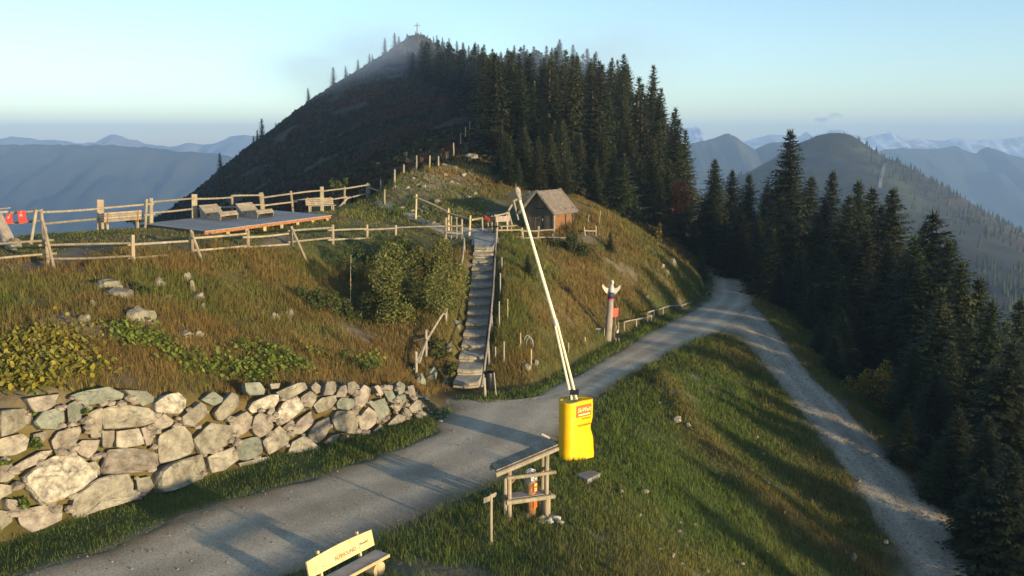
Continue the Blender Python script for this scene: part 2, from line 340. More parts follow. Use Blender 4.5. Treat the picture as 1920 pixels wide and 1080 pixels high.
# ================================================================== LAND
def land():
    xs = np.r_[np.arange(-420,-60,7), np.arange(-60,-28,1.4), np.arange(-28,24,.3), np.arange(24,60,1.0), np.arange(60,310,7)]
    ys = np.r_[np.arange(-20,16,1.2), np.arange(16,76,.3), np.arange(76,130,1.0), np.arange(130,470,3.2)]
    X, Y = np.meshgrid(xs, ys); Z = hmap(X, Y); rd = road_dist(X, Y)
    Z = Z - .06*(rd < -.25)
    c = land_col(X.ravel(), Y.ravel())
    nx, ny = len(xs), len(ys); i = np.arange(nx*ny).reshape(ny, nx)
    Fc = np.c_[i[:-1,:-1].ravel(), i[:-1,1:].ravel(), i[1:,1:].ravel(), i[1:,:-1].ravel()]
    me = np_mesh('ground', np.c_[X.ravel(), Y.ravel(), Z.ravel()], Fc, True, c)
    tag(link('ground', me, M_GROUND), kind='structure')
def regions(x, y):
    s = toe_s(x, y); rd = road_dist(x, y)
    plate = ((x < 1.5) & (y > 36+np.clip((x+24)*.55, 0, 20)) & (y < 66) & (x > -32)).astype(float)
    n = fbm(x*.22, y*.22, 21); n2 = fbm(x*.7, y*.7, 31)
    dry_u = np.clip(.67+.75*n+.45*n2, 0, 1); dry_p = np.clip(.42+.5*n, 0, 1)
    edge = np.exp(-((seg_dist(x, y, xy(BR_L))-1.0)/1.4)**2)*.30 + np.exp(-((seg_dist(x, y, xy(BR_R))-.6)/1.0)**2)*.45
    edge = edge + np.exp(-(seg_dist(x, y, MOUND_RIB)/.7)**2)*.45  # drier rib, its sunlit streak also put into the grass colour
    front = np.clip((25-y)/5, 0, 1)*np.clip((x+1)/4, 0, 1)
    dry_l = np.clip(.08+.28*n+.24*n2+edge+front*.36, 0, 1)
    dry = np.where(s > 0, np.where(plate > 0, dry_p, dry_u), dry_l)
    foot = np.clip(1-np.abs(s-.0)/3.2, 0, 1)*(y < 47)
    dry = np.where((s <= 0), dry*(1-.8*foot), dry*(1-.55*np.clip(1-s/2.2, 0, 1)*(x > 1)))
    return s, rd, plate, dry, n2
def land_col(x, y):
    s, rd, plate, dry, n2 = regions(x, y)
    g = np.array([.06,.09,.02]); d = np.array([.16,.11,.036])
    c = g*(1-dry[:,None]) + d*dry[:,None]
    far = np.clip((np.hypot(x, y)-78)/40, 0, 1)
    redp = np.clip(fbm(x*.05, y*.05, 41)*2-.2, 0, 1)
    hc = np.array([.042,.038,.02])*(1-redp[:,None]) + np.array([.085,.042,.025])*redp[:,None]
    c = c*(1-far[:,None]) + hc*far[:,None]
    kn = np.exp(-(((x+5.5)/3.6)**2 + ((y-64)/5)**2))*(.5+.5*n2) ; kn = np.clip(kn*1.6, 0, 1)
    c = c*(1-kn[:,None]) + np.array([.30,.25,.17])*kn[:,None]
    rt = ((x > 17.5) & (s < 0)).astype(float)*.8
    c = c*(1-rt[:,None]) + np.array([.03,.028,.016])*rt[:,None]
    br = np.clip((fbm(x*.42, y*.42, 97)-.30)*7, 0, 1)*(np.hypot(x, y) < 75)*.85; c = c*(1-br[:,None]) + np.array([.20,.16,.105])*br[:,None]
    rim = np.clip(1-np.abs(rd)/.45, 0, 1)*.6
    c = c*(1-rim[:,None]) + np.array([.24,.21,.165])*rim[:,None]
    return c
land()
def strip(name, A, B, na, nb, m, dz, ruts=False):
    a = resample([(p[0], p[1]) for p in A], na); b = resample([(p[0], p[1]) for p in B], na)
    t = np.linspace(0, 1, nb)[None,:,None]; G = a[:,None]*(1-t) + b[:,None]*t
    X, Y = G[...,0], G[...,1]; w = np.hypot(*(b-a).T)[:,None]
    j = fbm(X*1.3, Y*1.3, 77)*.42; ed = (np.abs(t[...,0]-.5)*2)**6*np.sign(t[...,0]-.5)
    dirn = (b-a)/np.maximum(w, .01); X = X + dirn[:,:1]*ed*j; Y = Y + dirn[:,1:]*ed*j
    Z = hmap(X, Y) + dz + fbm(X*.5, Y*.5, 12)*.012 - .03*(np.abs(t[...,0]-.5)*2)**10
    i = np.arange(na*nb).reshape(na, nb); Fc = np.c_[i[:-1,:-1].ravel(), i[:-1,1:].ravel(), i[1:,1:].ravel(), i[1:,:-1].ravel()]
    tt = t[...,0] + fbm(X*.15, Y*.15, 14)*.05; rut = np.exp(-((tt-.3)/.075)**2)+np.exp(-((tt-.68)/.075)**2); dirt = np.clip((np.abs(tt-.5)*2-.72)*3.4 + fbm(X*.8, Y*.8, 15)*.7, 0, 1)
    v = (.86 + .22*rut*ruts + fbm(X*.35, Y*.35, 16)*.28 + fbm(X*2.2, Y*2.2, 17)*.16)[...,None]; c = np.ones(3)*v*(1-dirt[...,None]) + np.array([.62,.55,.40])*v*dirt[...,None]
    return tag(link(name, np_mesh(name, np.c_[X.ravel(), Y.ravel(), Z.ravel()], Fc, True, c.reshape(-1,3)), m), kind='structure')
strip('gravel_path', ROAD_R, ROAD_L, 300, 44, M_GRAVEL, .034, True)
strip('gravel_track', BR_R, BR_L, 200, 30, M_TRACK, .028, True)
# ================================================================== FAR MOUNTAINS
def ridge(name, prof, D, depth, m, seed, rough, nx=260, ny=46, drop=1.0, ext=400):
    """a mountain chain whose crest stands at distance D"""
    P = np.array([tuple(PY(u, v, D)) for u, v in prof])
    x0, x1 = P[0,0]-ext, P[-1,0]+ext; xs = np.linspace(x0, x1, nx); ys = np.linspace(-1, 1, ny)
    X, T = np.meshgrid(xs, ys); crest = np.interp(X, P[:,0], P[:,2])
    edge = np.clip(np.minimum(X-x0, x1-X)/ext, 0, 1); crest = crest - (1-edge)**1.5*depth*.5
    k = depth/6
    q = np.sign(T)*np.abs(T)**1.25
    sp = fbm(X/k*1.2, T*.6, seed, 4)
    Y = D + q*depth + sp*depth*.12*np.abs(T)
    r1 = 1-2*np.abs(fbm(X/k*1.6, Y/k*.9, seed+5, 5)); r2 = 1-2*np.abs(fbm(X/k*6, Y/k*6, seed+9, 4))
    Z = crest - drop*np.abs(q)*depth*.42 + (r1-.6)*rough*np.abs(T)**.6*(1-.3*np.abs(T)) + (r2-.6)*rough*.12*np.clip(np.abs(T)*12, .35, 1)
    i = np.arange(nx*ny).reshape(ny, nx); Fc = np.c_[i[:-1,:-1].ravel(), i[:-1,1:].ravel(), i[1:,1:].ravel(), i[1:,:-1].ravel()]
    return tag(link(name, np_mesh(name, np.c_[X.ravel(), Y.ravel(), Z.ravel()], Fc, True), m), kind='structure')
M_SNOWY = mat('snowy_rock', (.85,.85,.86), (.30,.29,.28), .0045, .9, detail=10)
M_SNOWY.node_tree.nodes['Color Ramp'].color_ramp.elements[0].position = .49; M_SNOWY.node_tree.nodes['Color Ramp'].color_ramp.elements[1].position = .53
ridge('far_mountains', [(-500,262),(-200,258),(0,262),(15,256),(60,257),(110,262),(140,269),(180,267),(200,256),(213,251),(225,253),(245,260),(290,272),(330,275),(345,268),(400,267),(430,256),(465,252),(480,256),(520,262),(700,270),(900,265)], 4600, 1000, M_FARROCK, 11, 120)
ridge('forested_ridge', [(-700,280),(-200,268),(0,271),(100,270),(170,271),(250,272),(330,283),(400,286),(450,291),(520,296),(640,300),(800,310)], 2500, 1000, M_FAR, 23, 95)
ridge('snow_mountains', [(1150,262),(1283,240),(1292,236),(1300,237),(1306,233),(1313,242),(1322,262),(1360,268),(1400,262),(1440,253),(1470,251),(1500,256),(1512,245),(1524,256),(1548,247),(1572,239),(1592,250),(1620,258),(1650,252),(1668,248),(1700,258),(1760,262),(1800,258),(1850,262),(1900,256),(1980,258),(2200,250),(2600,262)], 5800, 1200, M_SNOWY, 37, 100, nx=420)
ridge('grassy_peaks', [(1150,300),(1230,282),(1300,267),(1340,259),(1366,248),(1378,250),(1392,262),(1415,279),(1432,272),(1450,265),(1475,266),(1510,290),(1560,310),(1620,330)], 2300, 700, M_FAR, 41, 45, ext=160)
ridge('wooded_ridge', [(1520,320),(1600,296),(1640,281),(1700,277),(1760,278),(1790,272),(1815,280),(1832,286),(1850,274),(1875,282),(1905,292),(1960,302),(2100,310),(2500,330)], 3100, 950, M_FAR, 53, 70, ext=220)
def mid_hill():
    pts = [PY(*p) for p in ((1330,360,1050),(1400,326,1020),(1450,301,1010),(1500,272,1000),(1545,257,1000),(1590,256,990),(1620,274,960),(1640,291,930),(1680,315,890),(1720,336,850),(1760,365,800),(1820,405,720),(1880,440,650),(1930,460,600),(2000,490,560),
           (1500,330,820),(1580,330,800),(1650,360,740),(1700,420,600),(1850,475,500),(1850,560,390),(1920,650,310),(1750,620,330),(1400,420,700),(1600,470,520),(1600,600,360))]
    pts += [Vector(p) for p in ((300,1400,-120),(450,1300,-160),(600,1150,-220),(700,900,-240),(700,650,-220),(550,420,-160),(420,300,-120),(150,1300,-150),(90,1000,-140),(60,700,-150),(120,420,-110),(260,260,-110),(900,1200,-320),(100,1600,-250),(500,1700,-300))]
    S = MQ(pts, 20, .0001)
    xs = np.linspace(40, 950, 210); ys = np.linspace(255, 1700, 220); X, Y = np.meshgrid(xs, ys)
    Z = S(X, Y) + fbm(X*.012, Y*.012, 61)*9 + fbm(X*.05, Y*.05, 62)*2.2
    n = fbm(X*.01, Y*.01, 63) + fbm(X*.06, Y*.06, 64)*.5
    d = np.clip(n*1.3+.5, 0, 1).ravel()[:,None]
    c = np.array([.105,.068,.042])*d + np.array([.06,.046,.03])*(1-d)
    left = np.clip((430-X.ravel())/60 + (Y.ravel()-820)/200, 0, 1)[:,None]; c = c*(1-left*.75) + np.array([.03,.033,.02])*left*.75
    run = np.exp(-((X.ravel()-(360+(Y.ravel()-880)*.2))/16)**2)*((Y.ravel() > 640) & (Y.ravel() < 960)); c = c*(1-run[:,None]) + np.array([.09,.095,.04])*run[:,None]
    i = np.arange(X.size).reshape(X.shape); Fc = np.c_[i[:-1,:-1].ravel(), i[:-1,1:].ravel(), i[1:,1:].ravel(), i[1:,:-1].ravel()]
    tag(link('neighbouring_hill', np_mesh('neighbouring_hill', np.c_[X.ravel(), Y.ravel(), Z.ravel()], Fc, True, c), M_MID), kind='structure')
    return lambda x, y: S(x, y) + fbm(x*.012, y*.012, 61)*9 + fbm(x*.05, y*.05, 62)*2.2
HMID = mid_hill()
tag(link('valley', np_mesh('valley', [(-7500,-50,-480),(7500,-50,-480),(7500,7400,-480),(-7500,7400,-480)], [(0,1,2,3)]), M_FAR), kind='structure')
# pale maintenance lane down the neighbouring hill
def lane():
    q = [PY(1662,312,895), PY(1656,330,850), PY(1651,348,800), PY(1648,366,760)]
    a = resample([(p.x, p.y) for p in q], 40); V = []
    for x, y in a: 
        for k in (-1.6, 1.6): V.append((x+k, y, float(HMID(np.array([x+k]), np.array([y]))[0])+.6))
    i = np.arange(80).reshape(40, 2)
    tag(link('maintenance_lane', np_mesh('maintenance_lane', V, np.c_[i[:-1,0], i[:-1,1], i[1:,1], i[1:,0]]), mat('pale_lane', (.2,.2,.18), (.15,.15,.13), .2)), kind='structure')
lane()

# ================================================================== TREES
def kite(V, Fc, C, p, d, w, L, c):
    """p root, d unit direction, w half-width vector"""
    i = len(V); m = p + d*L*.45
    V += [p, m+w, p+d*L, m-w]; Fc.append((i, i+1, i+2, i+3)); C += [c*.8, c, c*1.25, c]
def spruce_mesh(seed, H=14.0, Rr=2.7, whorls=34, nb=8, npos=6, fat=1.0, low=.05, thin=0.0):
    r = random.Random(seed); V = []; Fc = []; C = []
    base = np.array([.034,.048,.018]) if seed < 10 else np.array([.046,.058,.02])  # trees beyond the near wood: lighter base, sunlight put into the colour
    NB = int(whorls*nb*.8)
    for w in range(NB):
        t = min(.995, max(0, ((w+.5)/NB)**.92 + r.uniform(-.012,.012))); z = H*(low + (.985-low)*t)
        if r.random() < thin: continue
        az = w*2.39996 + r.uniform(-.4,.4); sector = 3.1*math.sin(seed+t*7)
        L = (Rr*(1-t)**.85 + .10)*r.uniform(.6,1.15)*(1+.15*math.cos(az-sector))
        if t < .12: L *= .8+1.5*t
        el = -.3 + .7*t + r.uniform(-.14,.14); out = np.array([math.cos(az), math.sin(az), 0.0]); sd = np.array([-out[1], out[0], 0.0])
        n_ = max(2, int(npos*(.45+.75*(1-t))))
        for k in range(n_):
            s = (k+.45+r.uniform(-.25,.25))/n_
            p = out*L*s + np.array([0, 0, z + L*(s*math.tan(el) - .24*s*s + .13*s**4)])
            tl = (L*.40*(1.12-s)+.17)*r.uniform(.7,1.25)
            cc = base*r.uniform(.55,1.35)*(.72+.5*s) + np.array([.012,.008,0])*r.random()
            for sg in (-1, 1):
                d = out*(.5+.45*s)+sd*sg*r.uniform(.35,1.0)+np.array([0,0,-.3+r.uniform(-.25,.2)]); d /= np.linalg.norm(d)
                wv = np.cross(d, np.array([0,0,1.0])); wv /= np.linalg.norm(wv)+1e-6; wv = wv*.2*tl*fat + np.array([0,0,r.uniform(-.05,.05)])
                kite(V, Fc, C, p, d, wv, tl, cc)
            d = out*.3+sd*r.uniform(-.5,.5)+np.array([0,0,-.85]); d /= np.linalg.norm(d)
            kite(V, Fc, C, p, d, (sd*.6+out*.3)*.2*tl*fat, tl*.9, cc*.9)
        p = out*L*.9 + np.array([0, 0, z + L*(.9*math.tan(el)-.24*.81+.085)]); d = out+np.array([0,0,math.tan(el)*.6]); d /= np.linalg.norm(d)
        kite(V, Fc, C, p, d, sd*.09*fat, .25+.1*L, base*1.2)
    for k in range(8):
        az = k*math.tau/8; d = np.array([math.cos(az)*.3, math.sin(az)*.3, 1.0]); d /= np.linalg.norm(d)
        kite(V, Fc, C, np.array([0,0,H*.95]), d, np.array([-math.sin(az), math.cos(az), 0])*.05*fat, H*.05+.2, base*1.2)
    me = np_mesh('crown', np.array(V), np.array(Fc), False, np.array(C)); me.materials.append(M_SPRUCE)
    tr = MB(); tr.log((0,0,-1.2), (0,0,H*.5), .2, .12, 7, .05, 4).log((0,0,H*.5), (0,0,H*.99), .12, .015, 6)
    tm = bpy.data.meshes.new('trunk'); tm.from_pydata(tr.v, [], tr.f); tm.update(); tm.materials.append(M_BARK)
    return me, tm, H
def place_tree(kind, x, y, z, h, label, group, name='spruce_tree', wid=1.0, cat='tree'):
    me, tm, H = kind; s = h/H
    root = bpy.data.objects.new(name, None); COL.objects.link(root); root.location = (x, y, z); root.scale = (s*wid, s*wid, s); root.rotation_euler = (rnd.uniform(-.03,.03), rnd.uniform(-.03,.03), rnd.uniform(0, 6.28))
    tag(root, label, cat, group)
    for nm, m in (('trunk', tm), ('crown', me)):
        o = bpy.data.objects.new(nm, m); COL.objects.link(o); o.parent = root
    return root
NEAR = [spruce_mesh(s, 15, 3.7+.6*(s % 2), 58, 9, 7, 1.05) for s in (1, 2, 3, 4)]
MIDT = [spruce_mesh(s, 12, 2.3+.35*(s % 3), 40, 8, 5, 1.2) for s in (11, 12, 13, 14)] + [spruce_mesh(15, 12, 1.9, 36, 8, 5, 1.2, .1, .2)]
FART = [spruce_mesh(s, 7, 1.6, 20, 7, 3, 1.8) for s in (21, 22, 23)]
def zs(x, y): return h1(x, y)
def crest(u, a=150, b=335):
    """the point of the land that stands highest along this bearing"""
    Y = np.linspace(a, b, 240); X = Y*ray(u, 200).x/ray(u, 200).y; Z = hmap(X, Y); k = int(np.argmax((Z-CH)/Y)); return Vector((X[k], Y[k], Z[k]))
# the wood below the descending track
G_R = 'spruces in the wood below the gravel track'
LAB_R = 'dark green spruce in the dense wood below the gravel track'
right = [(1345,298,74),(1374,318,78),(1402,326,70),(1487,243,66),(1440,345,73),(1555,320,76),(1612,338,64),(1588,365,58),(1680,352,57),(1650,385,62),(1757,395,50),(1718,440,48),(1800,490,42),(1530,400,60),(1470,370,61),(1765,540,40),(1560,470,53),(1858,560,37),(1905,640,33),(1425,400,64),(1515,330,70),(1330,350,80),(1600,440,66),(1740,420,60),(1390,390,66),(1820,560,44),(1880,600,45),(1925,560,48),(1500,470,56),(1360,420,70),(1455,430,60),(1580,520,50),(1625,430,56),(1665,450,52),(1700,470,50),(1735,500,46),(1782,450,46),(1840,520,42),(1545,380,66),(1460,320,76),(1635,350,68),(1570,420,60),(1815,600,39),(1870,680,35),(1780,640,37)]
for i, (u, v, D) in enumerate(right):
    p = PY(u, v, D); g = zs(p.x, p.y)-.4; big = (u == 1487)
    place_tree(NEAR[i % 4], p.x, p.y, g, p.z-g, 'tallest spruce of the wood, its tip above the far ridges' if big else 'dark spruce at the mouth where the path enters the wood' if u < 1445 else LAB_R, None if big else 'spruces at the mouth of the wood' if u < 1445 else G_R, wid=rnd.uniform(1.25,1.6))
for (x, y, h) in ((21,29,8),(24,22,13),(27,16,15),(20.5,36,6.5),(23,39,9),(30,24,19),(22,47,8),(25,33,12),(34,14,20),(26,9,14),(19,21,8.5),(21,17,11),(17.5,16.5,8.5),(23.5,26,12),(18,11,9)):  # out-of-view trees among these are added to shade the lower track
    place_tree(NEAR[rnd.randrange(4)], x, y, zs(x, y)-.4, h, 'spruce close below the edge of the descending track', 'spruces close below the track', wid=1.25)
# lone trees along the bare shoulder of the hill
for i, (x, vt, vb) in enumerate(((1215,95,120),(1148,120,176),(1170,130,166),(1091,155,216),(1023,210,241),(1005,222,262),(940,268,312),(872,315,361),(800,345,412),(658,455,507),(468,620,642),(387,605,678),(336,695,732),(360,675,722),(143,828,892),(755,425,436))):
    u = 360+x/3; v0 = 40+vt/3; v1 = 40+vb/3
    p = crest(u); g = p.z; h = (v1-v0)/F*p.y
    place_tree(FART[i % 3], p.x, p.y, g-.25, h*1.6+.25, 'small lone spruce on the bare shoulder of the hill', 'lone spruces on the hill shoulder', wid=1.35)
# summit and ridge line of the wood on the hill
SIL = [(765,85),(779,72),(790,72),(802,71),(813,68),(819,66),(830,70),(842,72),(857,77),(868,80),(869,81),(878,86),(891,80),(897,84),(907,84),(923,92),(939,98),(951,90),(964,85),(980,84),(990,92),(1002,87),(1024,86),(1036,90),(1052,74),(1075,85),(1103,92),(1113,97),(1148,109),(1159,113),(1171,102),(1182,127),(1222,123),(1235,166),(1258,211),(1270,202),(1284,243),(1300,420)]
RD = lambda u: float(np.interp(u, [760, 900, 1000, 1100, 1170, 1222, 1270, 1300], [296, 268, 228, 176, 138, 108, 90, 82]))
G_H = 'spruces of the wood on the hill'; LAB_H = 'slender spruce in the dark wood covering the hill'
spots = []
for i, (u, v) in enumerate(SIL):
    D = RD(u)*rnd.uniform(.96, 1.0)
    if u < 1000: D = crest(u, 180, 335).y*rnd.uniform(.985, 1)
    p = PY(u, v, D); g = zs(p.x, p.y)-.3; h = p.z-g
    if h < 2.5: h = 2.5
    far = D > 190
    place_tree((FART if D > 240 else MIDT)[i % 3 if far else i % 5], p.x, p.y, g, min(h, 19), 'spruce on the skyline of the hill wood', 'spruces on the skyline', wid=1.15); spots.append((p.x, p.y))
for i, (u, v, D) in enumerate(((950,252,77),(985,236,80),(1012,256,78),(966,292,73),(1040,228,84),(1090,250,78),(1132,240,80),(1182,232,82),(1228,262,79),(1118,300,73),(1202,300,74),(1256,300,76),(1150,275,76),(1065,285,75),(1240,340,72),(955,256,69),(986,240,69.5),(1006,266,67.5),(972,300,67),(934,278,72),(1030,252,70),(1060,300,68.5))):
    p = PY(u, v, D); g = zs(p.x, p.y)-.3; place_tree(MIDT[i % 4], p.x, p.y, g, p.z-g, 'spruce coloured sunlit olive at the front edge of the hill wood', 'spruces at the front edge of the hill wood', wid=rnd.uniform(1.5,1.9)); spots.append((p.x, p.y))
SU = [s[0] for s in SIL]; SVv = [s[1] for s in SIL]
poly = [(1,72),(4,70.5),(9,70),(17,73),(19,95),(20,115),(22,140),(21,175),(12,222),(-8,278),(-26,302),(-35,298),(-30,262),(-9,190),(-5,150),(-4,120),(-3.2,98),(-1.5,84)]
tries = 0; count = 0; r2 = random.Random(5)
HW = []
while tries < 9000:
    tries += 1; y = 70 + 230*r2.random()**1.25; x = r2.uniform(-32, 23)
    if not in_poly(np.array([x]), np.array([y]), poly)[0]: continue
    sp = 2.3 + y*.0045
    if any((x-a)**2+(y-b)**2 < sp*sp for a, b in spots): continue
    g = zs(x, y)-.3; h = r2.uniform(6.5, 12) if y > 95 else r2.uniform(5.0, 11)
    if x < 3 and y < 85: h = r2.uniform(3.5, 7.0)
    u, v = pix((x, y, g+h)); lim = np.interp(u, SU, SVv)+r2.uniform(4, 26)
    if v < lim: h = max(2.0, h - (lim-v)/F*y)
    if y > 150: HW.append((x, y, g, h, r2.uniform(1.2,1.7))); spots.append((x, y)); continue
    place_tree(MIDT[count % 5], x, y, g, h, 'spruce just behind the hut and the stony knoll' if y < 84 else LAB_H, 'spruces behind the hut' if y < 84 else G_H, wid=r2.uniform(1.2,1.7)); spots.append((x, y)); count += 1
# the far part of the hill wood, where the trees run together
def hill_wood():
    V = []; Fc = []; C = []; n = 0; src = []
    for me, tm, H in FART:
        v = np.empty(len(me.vertices)*3, np.float32); me.vertices.foreach_get('co', v); c = np.empty(len(me.vertices)*4, np.float32); me.color_attributes['Col'].data.foreach_get('color', c); src.append((v.reshape(-1,3), c.reshape(-1,4)[:,:3], H))
    for i, (x, y, z, h, w) in enumerate(HW):
        v, c, H = src[i % 3]; s = h/H; a = rnd.uniform(0, 6.28); ca, sa = math.cos(a), math.sin(a)
        V.append(np.c_[(v[:,0]*ca-v[:,1]*sa)*s*w+x, (v[:,0]*sa+v[:,1]*ca)*s*w+y, v[:,2]*s+z]); C.append(c*rnd.uniform(.6,1.3)); Fc.append(np.arange(len(v)).reshape(-1,4)+n); n += len(v)
    tag(link('hill_wood', np_mesh('hill_wood', np.vstack(V), np.vstack(Fc), False, np.vstack(C)), M_SPRUCE), 'dense dark conifer wood covering the upper hill', 'wood', kind='stuff')
    print('hill wood', len(HW), 'individual', count)
hill_wood()
# bare dead trunks standing among them
for i, (u, vt, vb, D) in enumerate(((974,183,212,110),(978,195,235,100),(962,208,226,112),(938,205,262,95),(1002,150,205,120),(985,340,362,72))):
    a = PY(u, vt, D); g = PY(u, vb, D); m = MB(); m.log((a.x, a.y, min(g.z, zs(a.x, a.y))-.5), a, .13, .06, 6, .1, 4); m.log(a.lerp(g,.3), a.lerp(g,.2)+Vector((.5,0,.2)), .03, .01, 5)
    tag(m.build('dead_trunk', M_DEAD), 'bare grey dead trunk standing among the hill spruces', 'dead tree', 'dead trunks in the hill wood')
# summit cross
p = PY(782, 55, 299); g = zs(p.x, p.y); p.z = max(p.z, g+4.2); t = thing('summit_cross', 'tall wooden cross on the summit of the hill', 'cross', (p.x, p.y, g))
MB().box((p.x, p.y, g-.5), p, .32, .32).build('upright', M_WOODG, t); c = p-Vector((0,0,.9)); MB().box(c-Vector((.95,.17,0)), c+Vector((.95,-.17,0)), .2, .3).build('crossbeam', M_WOODG, t)

# far woods that read as one mass
def far_wood(name, spots, label, hr):
    V = []; Fc = []
    for x, y, z in spots:
        h = rnd.uniform(*hr); 
        for q in range(3):
            i = len(V); zz = z + h*q*.27; rr = h*.2*(1-q*.27); a0 = rnd.uniform(0,6)
            V += [(x+math.cos(a0+k*math.tau/6)*rr*rnd.uniform(.8,1.2), y+math.sin(a0+k*math.tau/6)*rr*rnd.uniform(.8,1.2), zz) for k in range(6)] + [(x, y, zz+h*(.5-.02*q))]
            Fc += [(i+k, i+(k+1) % 6, i+6) for k in range(6)]
    o = link(name, np_mesh(name, V, np.array(Fc), False), mat('far_conifers', (.035,.042,.02), (.02,.027,.014), .4)); tag(o, label, 'wood', kind='stuff')
sp = []
for k in range(9000):
    x = rnd.uniform(60, 620); y = rnd.uniform(270, 1050)
    z = float(HMID(np.array([x]), np.array([y]))[0]); u, v = pix((x, y, z))
    dens = 0
    if u > 1600 and v > 505: dens = .8
    elif abs(v - np.interp(u, [1600,1640,1680,1720,1760,1820,1880,1930], [258,291,315,336,365,405,440,460])) < 22 and u > 1600: dens = .5
    elif u < 1640 and v < 420: dens = .07
    elif 1650 < u < 1800 and v < 440: dens = .12
    else: dens = .03
    if rnd.random() < dens: sp.append((x, y, z-.5))
far_wood('distant_wood', sp, 'distant conifers scattered over the neighbouring hill', (4.5, 8))
for i, (u, v) in enumerate(((1803,470),(1818,473),(1833,477),(1846,474),(1851,478))):
    q = PY(u, v, 470); z = float(HMID(np.array([q.x]), np.array([q.y]))[0]); place_tree(FART[i % 3], q.x, q.y, z-.5, rnd.uniform(7,9), 'small far conifer standing on the pale slope of the neighbouring hill', 'conifers on the neighbouring slope')

# small ragged cloud over the snow peaks, beyond the haze
def cloud():
    p = PY(1552, 222, 10000); m = MB()
    r = random.Random(4)
    for k in range(11):
        c = Vector((p.x + r.uniform(-105,105), p.y + r.uniform(-90,90), 0)); c.z = p.z + (c.x-p.x)*.32 + r.uniform(-18,18); s = r.uniform(32,64)
        m.add([c + Vector((v.x*s*1.3, v.y*s, v.z*s*.45)) for v in ICO2[0]], ICO2[1])
    cm = bpy.data.materials.new('cloud_vapour'); cm.use_nodes = True; t = cm.node_tree; t.nodes.remove(t.nodes['Principled BSDF']); v = t.nodes.new('ShaderNodeVolumePrincipled'); v.inputs['Color'].default_value = (.7,.78,.9,1)
    tc = t.nodes.new('ShaderNodeTexCoord'); nz = t.nodes.new('ShaderNodeTexNoise'); nz.inputs['Scale'].default_value = .02; nz.inputs['Detail'].default_value = 5; mr = t.nodes.new('ShaderNodeMapRange'); mr.inputs[1].default_value = .42; mr.inputs[2].default_value = .7; mr.inputs[4].default_value = .02
    t.links.new(tc.outputs['Object'], nz.inputs[0]); t.links.new(nz.outputs[0], mr.inputs[0]); t.links.new(mr.outputs[0], v.inputs['Density']); t.links.new(v.outputs[0], t.nodes['Material Output'].inputs['Volume'])
    tag(m.build('cloud', cm), 'small ragged grey cloud above the snowy peaks', 'cloud', kind='stuff')
cloud()
# ================================================================== RETAINING WALL
WB = xy(WALL_BASE)
def wall_hit(u, v, out=0.0):
    d = ray(u, v); d = d/d.y; a, b = 17.0, 45.0
    def g(Y):
        x, z = d.x*Y, CH+d.z*Y
        s = float(seg_dist(np.array([x]), np.array([Y]), WB, True)[0]); return s + out - BAT*max(z, -.4)
    for k in range(34):
        m = (a+b)/2
        if g(m) > 0: b = m
        else: a = m
    return Vector((d.x*b, b, CH+d.z*b))
Z2 = [[(0,275),(150,260),(205,320),(180,355),(60,420),(0,435)],[(165,195),(380,165),(345,235),(290,270),(215,280)],[(455,175),(520,150),(680,120),(775,165),(760,195),(540,240)],[(780,140),(920,150),(970,185),(965,215),(900,240)],
[(985,220),(1050,170),(1120,160),(1175,200),(1165,250),(1120,290),(1030,285),(990,275)],[(210,340),(270,280),(400,250),(400,330),(370,385),(250,385)],[(425,240),(480,205),(520,245),(510,320),(440,365)],[(555,290),(600,265),(645,258),(636,435),(580,435),(560,380)],
[(655,262),(760,235),(930,255),(970,290),(960,345),(880,370),(655,385)],[(965,350),(1040,292),(1095,340),(1070,370),(980,395)],[(0,450),(130,418),(180,450),(160,520),(90,550),(0,555)],[(330,460),(370,405),(500,370),(505,410),(470,480),(400,525),(345,510)],
[(640,400),(722,396),(722,450),(700,500),(650,500)],[(735,402),(875,385),(905,480),(790,505),(740,495)],[(892,382),(940,372),(968,440),(950,485),(922,490)],[(470,500),(520,460),(630,458),(610,520),(560,570),(500,545)],[(90,620),(250,530),(325,525),(270,590),(130,650)],
[(640,640),(690,520),(860,510),(985,545),(990,610),(940,650),(780,665),(660,670)],[(1015,420),(1150,365),(1200,450),(1210,510),(1180,550),(1020,605),(1005,520)],[(1150,310),(1260,220),(1300,250),(1295,300),(1220,370),(1160,360)],[(1280,200),(1350,150),(1410,190),(1400,215),(1350,240)],
[(1350,285),(1460,155),(1505,180),(1510,235),(1410,330),(1370,325)],[(1225,450),(1330,350),(1440,370),(1465,420),(1420,490),(1290,550),(1260,520)],[(0,620),(75,605),(85,690),(40,720),(0,720)],[(145,690),(330,565),(450,545),(540,600),(605,640),(600,690),(450,800),(270,865),(200,790)],
[(0,735),(75,745),(70,790),(0,830)],[(35,830),(140,840),(145,890),(70,910),(35,880)],[(455,905),(480,800),(620,700),(800,670),(830,770),(860,830),(700,875),(560,920),(510,955),(465,940)],[(865,705),(950,685),(970,750),(920,800),(875,790)],[(995,660),(1060,610),(1270,550),(1300,660),(1270,700),(1100,770),(1015,790),(990,740)],
[(1315,565),(1470,500),(1500,580),(1400,650),(1340,660)],[(110,910),(280,870),(380,900),(380,960),(300,1000),(200,1040),(130,990)],[(0,900),(70,915),(70,970),(0,1030)],[(1450,330),(1550,275),(1590,310),(1570,390),(1500,440),(1470,400)],[(210,420),(290,400),(300,440),(250,480),(215,460)],[(560,600),(600,590),(640,640),(630,680),(600,650)],
[(-260,330),(-60,290),(-12,330),(-15,430),(-200,470)],[(-230,490),(-20,455),(-14,560),(-190,600)],[(-240,640),(-20,620),(-15,720),(-180,760)],[(-260,800),(-15,745),(-12,840),(-200,900)],[(-260,930),(-14,900),(-14,1030),(-180,1060)]]
